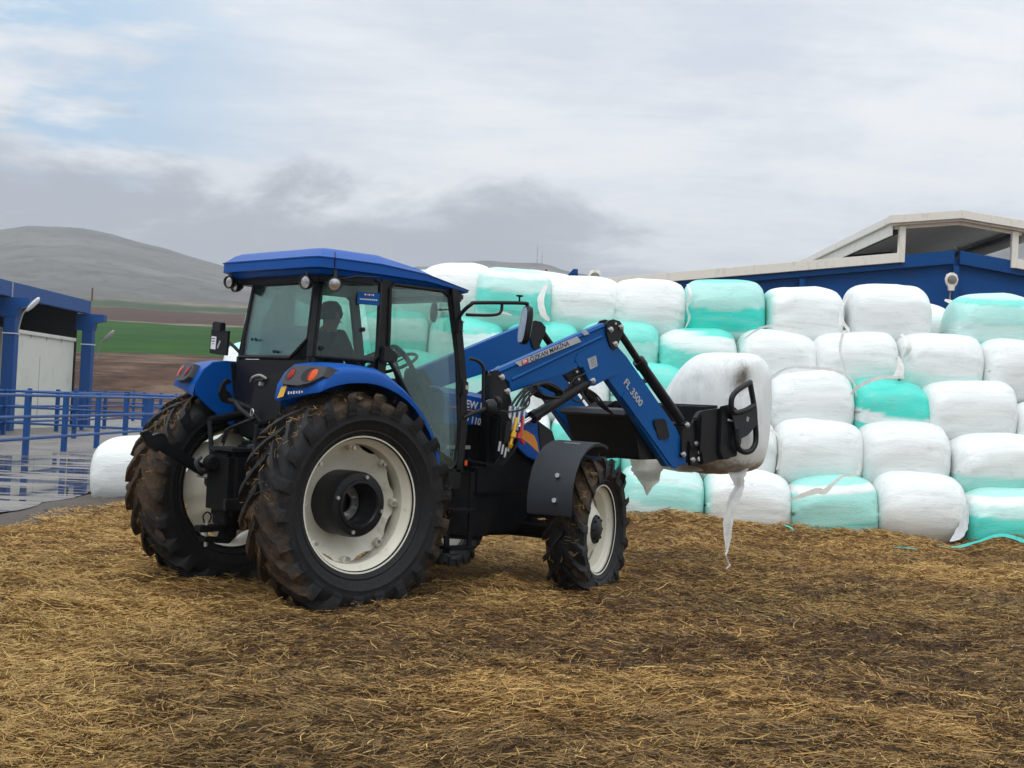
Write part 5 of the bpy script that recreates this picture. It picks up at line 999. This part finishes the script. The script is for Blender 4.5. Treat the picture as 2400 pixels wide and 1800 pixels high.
    pin(4.126, 1.435, .026, ch); pin(4.091, 1.154, .026, ch); pin(4.287, 1.261, .014, ch); pin(4.245, 1.105, .014, ch)
    for z in (1.18, 1.115): part(MB().lathe([(.001, .008), (.022, .008), (.024, 0)], (4.345, o(.014), z), (0, s, 0), 16), 'grease_cap', 'white', ch)
part(MB().cyl((4.09, -.58, 1.154), (4.09, .58, 1.154), .03, 14), 'cross_shaft', 'black'); part(MB().cyl((4.126, -.55, 1.435), (4.126, .55, 1.435), .022, 14), 'cross_shaft', 'black')
# cross beam between the arms
cb = part(MB().prism([(3.36, 1.50), (3.40, 1.545), (3.50, 1.565), (3.60, 1.548), (3.61, 1.52), (3.46, 1.505), (3.42, 1.48)], -.47, .40), 'cross_beam', 'fender', bevel=.006)
part(MB().prism([(3.43, 1.50), (3.57, 1.52), (3.90, 1.18), (3.93, 1.10), (3.60, 1.09), (3.55, 1.25)], -.465, .39), 'skirt_panel', 'black', cb, bevel=.01)
part(MB().prism([(3.62, 1.56), (3.78, 1.63), (3.84, 1.625), (3.84, 1.56), (3.72, 1.48), (3.62, 1.48)], .05, .30), 'valve_block', 'frame', cb, bevel=.01)
part(MB().tube([(3.70, .02, 1.52), (3.80, .0, 1.58), (3.95, 0, 1.60), (4.05, .02, 1.52)], .018, 8, 4), 'oil_pipe', 'plastic', cb); part(MB().tube([(3.68, -.1, 1.52), (3.76, -.12, 1.57), (3.9, -.1, 1.57), (4.0, -.1, 1.5)], .014, 8, 4), 'oil_pipe', 'plastic', cb)
part(MB().box((3.80, -.02, 1.60), (.10, .16, .07)), 'solenoid', 'frame', cb, bevel=.015)
part(MB().prism([(2.60, .62), (3.02, .66), (3.05, .92), (2.98, 1.02), (2.62, 1.06)], -.28, .28), 'front_guard', 'frame', bevel=.04)
# lettering on the near arm
A_arm = bpy.data.objects['loader_arm']
av = 21.1
nm_ = part(MB().prism([(1.930, 1.873), (1.872, 1.902), (2.600, 2.176), (2.655, 2.133)], -.5665, -.5645), 'name_strip', 'silver', A_arm)
part(MB().prism([(2.690, 2.190), (2.648, 2.219), (2.705, 2.240), (2.752, 2.207)], -.5665, -.5645), 'silver_dash', 'silver', A_arm)
part(MB().prism([(1.955, 1.884), (1.945, 1.922), (2.020, 1.950), (2.030, 1.911)], -.5685, -.5665), 'red_logo', 'redpr', A_arm)
text('ÖM', .034, A_arm, 'white', 'logo_letters', side_m((1.963, -.5690, 1.897), av), bold=.001, sx=.9)
text('ÖZKAN MAKİNA', .060, A_arm, 'blackp', 'maker_name', side_m((2.052, -.5670, 1.918), av), bold=.0002, sx=1.04)
text('FL 3500', .095, A_arm, 'silver', 'model_number', side_m((3.235, -.5545, 1.795), -41.5) @ Matrix.Rotation(0, 4, 'Z'), bold=.0015, sx=1.05)
lbp = part(MB().prism([(2.748, 1.985), (2.853, 2.022), (2.880, 1.930), (2.790, 1.893)], -.5625, -.5605), 'rating_plate', 'silver', A_arm)
for k in range(5): part(MB().bar((2.775+.006*k, -.5640, 1.985-.016*k), (2.842+.005*k, -.5640, 2.008-.016*k), .001, .0035), 'plate_print', 'blackp', lbp)

# hoses, couplers and levers around the mast
hc = [(2.02, 1.70), (2.12, 1.735), (2.25, 1.715), (2.34, 1.66), (2.32, 1.62), (2.20, 1.615), (2.08, 1.64), (2.03, 1.70), (2.14, 1.725), (2.30, 1.68)]
for k in range(4): part(MB().tube([(x+.008*k, -.60-.020*k, z+.004*k) for x, z in hc], .011, 8, 5), 'hose', 'plastic')
for k in range(4):
    x1 = 1.745+.055*k
    part(MB().tube([(2.04+.01*k, -.62-.01*k, 1.71-.012*k), (1.93+.03*k, -.64, 1.68-.012*k), (1.82+.045*k, -.66, 1.60), (x1, -.67, 1.52)], .011, 8, 5), 'hose', 'plastic')
    e = part(MB().cyl((x1, -.67, 1.53), (x1-.012, -.675, 1.44), .014, 12), 'coupler', 'steel'); part(MB().cyl((x1-.012, -.675, 1.44), (x1-.025, -.68, 1.385), .017, 12), 'sleeve', 'steel', e)
    part(MB().cyl((x1-.026, -.68, 1.385), (x1-.040, -.69, 1.33), .013, 12), 'nut', 'lampgrey', e)
    part(MB().tube([(x1-.05-.006*k, -.69, 1.30), (x1-.085-.012*k, -.69, 1.16), (1.60+.02*k, -.64, .98), (1.62+.02*k, -.55, .86)], .012, 8, 4), 'hose', 'plastic')
    part(MB().cyl((1.625+.035*k, -.70, 1.235-.025*(k % 3)), (1.612+.035*k, -.70, 1.155-.025*(k % 3)), .012, 10), 'hose_end', 'steel')
part(MB().tube([(1.79, -.71, 1.44), (1.765, -.72, 1.36), (1.745, -.72, 1.28), (1.72, -.72, 1.20)], .012, 8, 3), 'yellow_cap_strap', 'yellow'); part(MB().lathe([(.001, .03), (.022, .025), (.024, -.02), (.001, -.03)], (1.750, -.725, 1.295), (.2, 0, 1), 14), 'yellow_cap', 'yellow'); part(MB().lathe([(.001, .02), (.024, .012), (.014, -.02), (.001, -.03)], (1.722, -.725, 1.205), (.2, 0, 1), 14), 'yellow_cap', 'yellow')
part(MB().tube([(1.86, -.71, 1.45), (1.845, -.72, 1.36), (1.825, -.72, 1.29)], .010, 8, 3), 'red_cap_strap', 'redp'); part(MB().lathe([(.001, .03), (.020, .025), (.022, -.02), (.001, -.03)], (1.815, -.725, 1.285), (.3, 0, 1), 14), 'red_cap', 'redp'); part(MB().box((1.860, -.72, 1.235), (.045, .03, .03), rotm(0, 35, 0)), 'red_cap', 'redp', bevel=.006)
part(MB().prism([(1.66, 1.40), (1.74, 1.42), (1.72, 1.24), (1.64, 1.22)], -.72, -.62), 'coupler_block', 'black', bevel=.01)
part(MB().prism([(1.60, 1.45), (1.70, 1.48), (1.76, 1.42), (1.70, 1.10), (1.60, 1.08)], -.70, -.60), 'valve_bank', 'frame', bevel=.02)
part(MB().tube([(1.60, -.70, 1.49), (1.70, -.72, 1.485), (1.86, -.70, 1.51), (1.97, -.66, 1.56), (2.0, -.62, 1.66)], .008, 6, 4), 'cable', 'plastic')
hl = part(MB().lathe([(.001, -.055), (.045, -.045), (.066, -.01), (.068, .02), (.058, .032), (.001, .034)], (1.44, -.76, 1.515), (1, -.15, 0), 24), 'side_lamp', 'plastic'); part(MB().tube([(1.40, -.76, 1.50), (1.28, -.74, 1.46), (1.22, -.70, 1.42)], .018, 8), 'stalk', 'plastic', hl)
part(MB().lathe([(.001, -.035), (.035, -.03), (.045, 0), (.035, .02), (.001, .022)], (1.575, -.70, 1.565), (1, 0, 0), 18), 'control_knob', 'plastic'); part(MB().box((1.57, -.68, 1.50), (.08, .08, .09)), 'control_box', 'frame', bevel=.015)
part(MB().cyl((1.245, -.72, 1.075), (1.245, -.722, 1.035), .012, 10), 'side_marker', 'orange'); part(MB().bar((1.24, -.70, 1.085), (1.70, -.70, 1.02), .02, .015), 'support_rail', 'frame')
part(MB().box((1.40, -.43, 1.17), (.26, .02, .03)), 'clamp_strip', 'lampgrey')
for k in range(3): part(MB().tube([(2.80+.015*k, -.44+.03*k, 1.76), (2.98+.03*k, -.40, 1.68), (3.16+.035*k, -.34, 1.58), (3.40, -.3, 1.50)], .009, 8, 4), 'hose', 'plastic')
part(MB().prism([(2.50, 1.835), (2.60, 1.895), (2.70, 1.90), (2.80, 1.74), (2.74, 1.72), (2.56, 1.78)], -.53, -.49), 'cylinder_clevis', 'black', bevel=.004)
for x, z in ((2.63, 1.865), (2.66, 1.80)): part(MB().cyl((x, -.56, z), (x, -.54, z), .012, 8), 'hose_fitting', 'steel')
part(MB().tube([(2.50, -.56, 1.70), (2.58, -.58, 1.80), (2.66, -.57, 1.83), (2.74, -.56, 1.86)], .010, 8, 4), 'hose', 'plastic')
part(MB().tube([(2.70, -.53, 1.74), (2.72, -.56, 1.64), (2.66, -.56, 1.60), (2.60, -.54, 1.62)], .009, 8, 4), 'hose', 'plastic')

# ---- mirrors
ma = part(MB().tube([(1.075, -.70, 2.13), (1.075, -.74, 2.215), (1.075, -.80, 2.275), (1.105, -.85, 2.325), (1.17, -.85, 2.345), (1.66, -.85, 2.384), (1.715, -.85, 2.372), (1.735, -.85, 2.33)], .0155, 10, 4), 'mirror_arm', 'black')
part(MB().tube([(1.085, -.82, 2.243), (1.25, -.85, 2.250), (1.385, -.85, 2.268), (1.43, -.85, 2.30), (1.435, -.85, 2.362)], .013, 10, 4), 'brace', 'black', ma)
part(MB().box((1.085, -.72, 2.15), (.06, .08, .10)), 'bracket', 'black', ma, bevel=.008)
for dz in (-.035, .035): part(MB().cyl((1.10, -.765, 2.15+dz), (1.10, -.775, 2.15+dz), .008, 8), 'bracket_bolt', 'steel', ma)
part(MB().lathe([(.001, .065), (.03, .06), (.03, .05), (.008, .045), (.008, .0), (.03, -.005)], (1.625, -.85, 2.385), (0, 0, 1), 14), 'clamp_knob', 'black', ma)
mc = Vector((1.695, -.85, 2.205)); mr_ = rotm(0, 6, -22)
def oval(hw_, hh, x_, n_=28, p_=.62): return [mc+mr_ @ Vector((x_, hw_*math.copysign(abs(math.cos(a_))**p_, math.cos(a_)), hh*math.copysign(abs(math.sin(a_))**p_, math.sin(a_)))) for a_ in [2*math.pi*k/n_ for k in range(n_)]]
mh = part(MB().loft([oval(.085, .155, -.015), oval(.092, .165, 0), oval(.088, .158, .03), oval(.05, .11, .05)]), 'mirror', 'black', ang=40)
part(MB().loft([oval(.078, .146, -.017), oval(.078, .146, -.019)]), 'mirror_glass', 'dimmirror', mh)
lm_ = part(MB().box((-.2, .755, 1.935), (.02, .27, .20), rotm(4, 0, 0)), 'lamp_board', 'black', bevel=.004)
part(MB().box((-.2, .78, 2.06), (.05, .14, .08), rotm(4, 0, 0)), 'marker_lamp', 'plastic', lm_, bevel=.008)
part(MB().box((-.212, .832, 1.93), (.003, .075, .105), rotm(4, 0, 0)), 'white_label', 'white', lm_)
for k in range(3): part(MB().box((-.2145, .835, 1.965-.022*k), (.002, .05 if k < 2 else .02, .007)), 'label_print', 'blackp', lm_)
part(MB().box((-.214, .745, 1.915), (.003, .022, .07), rotm(35, 0, 0)), 'white_label', 'lampgrey', lm_)
part(MB().tube([(-.19, .66, 1.95), (-.18, .56, 1.90), (-.17, .50, 1.86)], .014, 8), 'stalk', 'black', lm_)

# ---- bale squeeze on the loader
sq = part(MB().prism([(4.42, 1.62), (4.60, 1.625), (4.64, 1.60), (4.64, 1.12), (4.42, 1.06)], -.52, .62), 'clamp_frame', 'black', bevel=.01)
part(MB().box((4.625, .05, 1.625), (.04, 1.14, .03)), 'top_rail', 'fender', sq, bevel=.005)
part(MB().prism([(4.24, 1.50), (4.30, 1.57), (4.50, 1.60), (4.66, 1.615), (4.78, 1.60), (4.92, 1.56), (4.95, 1.42), (4.94, 1.26), (4.78, 1.12), (4.62, 1.11), (4.36, 1.06)], -.60, -.53), 'side_arm', 'black', bevel=.012)
part(MB().prism([(4.56, 1.63), (4.70, 1.655), (4.80, 1.62), (4.86, 1.57), (4.84, 1.15), (4.62, 1.115), (4.56, 1.2)], -.635, -.60), 'arm_pivot_box', 'black', bevel=.01)
part(MB().box((4.70, -.637, 1.50), (.075, .004, .018), rotm(0, 8, 0)), 'white_scuff', 'white')
part(MB().box((4.30, -.61, 1.36), (.03, .02, .36)), 'stiffener', 'black', bevel=.004)
tb = [(4.98, -.64, 1.885), (4.93, -.66, 1.875), (4.74, -.68, 1.80), (4.655, -.68, 1.72), (4.655, -.68, 1.62), (4.70, -.68, 1.575), (4.86, -.68, 1.60), (5.03, -.665, 1.66)]
ct = part(MB().tube(tb, .028, 12, 5), 'clamp_tube', 'black'); part(MB().tube([(4.985, -.63, 1.89), (5.035, -.655, 1.66), (5.06, -.66, 1.50), (5.085, -.66, 1.36), (5.07, -.665, 1.27), (5.0, -.67, 1.21), (4.90, -.675, 1.195), (4.80, -.68, 1.225), (4.76, -.68, 1.30), (4.76, -.68, 1.42)], .028, 12, 5), 'clamp_loop', 'black', ct)
part(MB().prism([(4.66, 1.56), (5.03, 1.66), (5.06, 1.47), (4.92, 1.36), (4.77, 1.31)], -.690, -.676), 'clamp_plate', 'fender', ct, bevel=.003)
part(MB().box((4.90, -.693, 1.52), (.035, .003, .045), rotm(0, 10, 0)), 'worn_label', 'lampgrey', ct)
part(MB().prism([(4.36, 1.58), (4.66, 1.60), (4.94, 1.54), (4.94, 1.26), (4.62, 1.11), (4.36, 1.06)], .62, .68), 'side_arm', 'black', bevel=.012)
part(MB().tube([(x, -y+.04, z) for x, y, z in tb], .028, 12, 5), 'clamp_tube', 'black')

# ================================================================== LIFTED BALE, its torn film, and the driver
hb = bale('lifted_bale', 0, 0, 0, 1.23, H=1.07, T=1.07, lab='dirty white wrapped bale held upright in the loader clamp', group=None, seed=70, vertical=True, sharp=.36, bow=0, nu=60, nt_=110)
hb.matrix_world = Matrix.Translation((5.20, -.02, 1.575)) @ Matrix.Rotation(R(4), 4, 'Z') @ Matrix.Rotation(R(-90-3), 4, 'Y')
me = hb.data; nv = len(me.vertices); cv = np.empty(nv*3, np.float32); me.vertices.foreach_get('co', cv); cv = cv.reshape(-1, 3).astype(float)
wv_ = np.array([list(hb.matrix_world @ Vector(c)) for c in cv])
th = np.arctan2(wv_[:, 1]+.02, wv_[:, 0]-5.2)
# gripping dents at the near right corner, sloping shoulder towards the tractor
top = sst(wv_[:, 2], 1.6, 2.15)
dc = np.exp(-((wv_[:, 0]-5.02)/.16)**2-((wv_[:, 1]+.60)/.22)**2-((wv_[:, 2]-1.84)/.16)**2)
wv_[:, 1] += .10*dc; wv_[:, 2] -= .02*dc
away = sst(-(wv_[:, 0]-5.2)*.62+(wv_[:, 1])*.78, -.10, .60); wv_[:, 2] -= .36*away**2.4*top
bot = sst(-wv_[:, 2], -1.15, -.98); wv_[:, 2] += .04*(fbm(wv_[:, 0], wv_[:, 1], 5, 3, 3)-.5)*bot
loc = hb.matrix_world.inverted(); cv2 = np.array([list(loc @ Vector(c)) for c in wv_], np.float32); me.vertices.foreach_set('co', cv2.ravel()); me.update()
a = me.attributes.new('grime', 'FLOAT', 'POINT'); a.data.foreach_set('value', (1.0*np.exp(-((wv_[:, 0]-5.05)/.12)**2-((wv_[:, 1]+.48)/.25)**2-((wv_[:, 2]-1.93)/.16)**2)+1.1*sst(-wv_[:, 2], -1.22, -.97)+.5*np.exp(-((wv_[:, 0]-4.86)/.15)**2-((wv_[:, 1]+.5)/.2)**2-((wv_[:, 2]-1.72)/.13)**2)).astype(np.float32))
m2 = M['film'].copy(); m2.name = 'grimy_bale_film'; t = NT(m2.node_tree); b = m2.node_tree.nodes['Principled BSDF']; src = b.inputs['Base Color'].links[0].from_socket
gr = t.n('ShaderNodeAttribute', attribute_name='grime').outputs['Fac']; oc = t.n('ShaderNodeTexCoord').outputs['Object']
t.l(t.mix(t.m('MULTIPLY', t.ss(t.m('ADD', gr, t.m('MULTIPLY', t.m('SUBTRACT', t.noise(oc, 9, 8, .75), .5), 1.5)), .35, 1.1), .85), src, (.13, .095, .068)), b.inputs['Base Color'])
hb.data.materials.clear(); hb.data.materials.append(m2)
def wribbon(pts, wds, m, parent, name, seed=0, side=(.74, -.67, 0), rag=.2):
    r = random.Random(seed); P = [Vector(p) for p in pts]; mb = MB(); vs = []; out = []
    for i in range(len(P)-1):
        for k in range(5): t_ = k/5; out.append((P[i].lerp(P[i+1], t_), wds[i]*(1-t_)+wds[i+1]*t_))
    out.append((P[-1], wds[-1])); sd_ = Vector(side).normalized(); nn = sd_.cross(Vector((0, 0, 1)))
    for i, (p, w_) in enumerate(out):
        for k in range(7):
            t_ = k/6-.5; e_ = 1+(r.uniform(-rag, rag)*.4 if k in (0, 6) else 0); vs.append(p+sd_*w_*t_*e_+nn*(math.sin(k*1.3+i*.30)*.06*w_))
    mb.add(vs, [(i*7+k, i*7+k+1, (i+1)*7+k+1, (i+1)*7+k) for i in range(len(out)-1) for k in range(6)])
    bpy.context.view_layer.update(); mb.xf(parent.matrix_world.inverted()); return mb.build(name, m, parent, ang=80)
wribbon([(5.12, -.40, 1.03), (5.10, -.44, .93), (5.13, -.45, .84), (5.06, -.45, .72), (5.00, -.45, .60), (4.97, -.45, .48), (4.98, -.45, .33), (4.98, -.45, .19), (4.96, -.45, .16), (5.035, -.45, .05), (4.97, -.45, .01), (4.93, -.45, -.01)], [.26, .14, .10, .12, .08, .10, .075, .02, .018, .02, .02, .02], 'sheet', hb, 'hanging_film', 31)
wribbon([(4.42, .10, 1.16), (4.36, .10, 1.05), (4.34, .10, .95), (4.38, .10, .86), (4.37, .10, .80), (4.36, .10, .71)], [.42, .36, .30, .22, .10, .01], 'dirty', hb, 'torn_film', 32, rag=.12)
wribbon([(4.70, -.10, 1.05), (4.66, -.10, .98), (4.70, -.1, .955)], [.46, .40, .12], 'dirty', hb, 'torn_film', 33, rag=.12)

# driver: one continuous body grown from a skeleton
def person():
    J = [((.36, .02, 1.53), .13), ((.34, .02, 1.72), .125), ((.33, .02, 1.92), .135), ((.34, .02, 2.05), .085), ((.36, .02, 2.085), .055), ((.375, .02, 2.125), .070), ((.38, .02, 2.205), .088), ((.375, .02, 2.27), .070)]
    E_ = [(i, i+1) for i in range(7)]
    def chain(root, pts):
        k = root
        for p, r_ in pts: J.append((p, r_)); E_.append((k, len(J)-1)); k = len(J)-1
        return k
    for s in (-1, 1):
        h = chain(2, [((.34, .02+s*.18, 2.01), .080), ((.40, .02+s*.24, 1.85), .055), ((.52, .02+s*.24, 1.72), .047), ((.72, .02+s*.17, 1.80), .040), ((.90, .02+s*.10, 1.90), .030), ((.955, .02+s*.09, 1.925), .030)])
        p = Vector(J[h][0])
        for q in range(4): chain(h, [((p.x+.035, p.y+(q-1.5)*.019, p.z+.012), .0095), ((p.x+.062, p.y+(q-1.5)*.020, p.z-.004), .0085), ((p.x+.060, p.y+(q-1.5)*.020, p.z-.03), .0075)])
        chain(h, [((p.x+.005, p.y-s*.035, p.z-.012), .010), ((p.x+.035, p.y-s*.04, p.z-.03), .008)])
        chain(0, [((.46, .02+s*.10, 1.52), .095), ((.82, .02+s*.15, 1.53), .068), ((.92, .02+s*.15, 1.32), .052), ((.98, .02+s*.15, 1.12), .042), ((1.12, .02+s*.15, 1.07), .038)])
    me = bpy.data.meshes.new('person'); me.from_pydata([j[0] for j in J], E_, []); o = bpy.data.objects.new('person', me); S.collection.objects.link(o)
    md = o.modifiers.new('s', 'SKIN'); me.skin_vertices[0].data[0].use_root = True
    for i, j in enumerate(J): me.skin_vertices[0].data[i].radius = (j[1], j[1])
    ss_ = o.modifiers.new('u', 'SUBSURF'); ss_.levels = 2; ss_.render_levels = 2
    bpy.context.view_layer.update(); dg = bpy.context.evaluated_depsgraph_get(); m3 = bpy.data.meshes.new_from_object(o.evaluated_get(dg)); bpy.data.objects.remove(o)
    m3.name = 'person'; o = bpy.data.objects.new('person', m3); S.collection.objects.link(o); m3.materials.clear(); m3.materials.append(M['cloth']); m3.materials.append(M['skin'])
    m3.polygons.foreach_set('use_smooth', [True]*len(m3.polygons))
    for p in m3.polygons:
        c = p.center
        if c.z > 2.06 or (c.x > .86 and c.z > 1.6): p.material_index = 1
    MB().lathe([(.001, .115), (.055, .105), (.088, .06), (.097, .0), (.088, -.03)], (.370, .02, 2.195), (-.15, 0, 1), 20).build('hair', 'hair', o)
    MB().loft([[(.448, .02, 2.21), (.452, .03, 2.185), (.448, .01, 2.185)], [(.474, .02, 2.182), (.478, .030, 2.172), (.478, .010, 2.172)]]).build('nose', 'skin', o)
    for s in (-1, 1):
        MB().loft([[(.37+.022*math.cos(a_), .02+s*(.082+h_), 2.185+.032*math.sin(a_)) for a_ in [2*math.pi*k/10 for k in range(10)]] for h_ in (0, .014)]).build('ear', 'skin', o)
        MB().lathe([(.001, .010), (.011, .006), (.013, 0)], (.455, .02+s*.032, 2.212), (1, 0, 0), 10).build('eye', 'white', o)
    MB().box((.462, .02, 2.145), (.012, .045, .010)).build('mouth', 'redpr', o, bevel=.003)
    return tag(o, 'driver in dark clothes sitting in the tractor cab, hands on the steering wheel', 'person')
person()
bpy.context.view_layer.update()
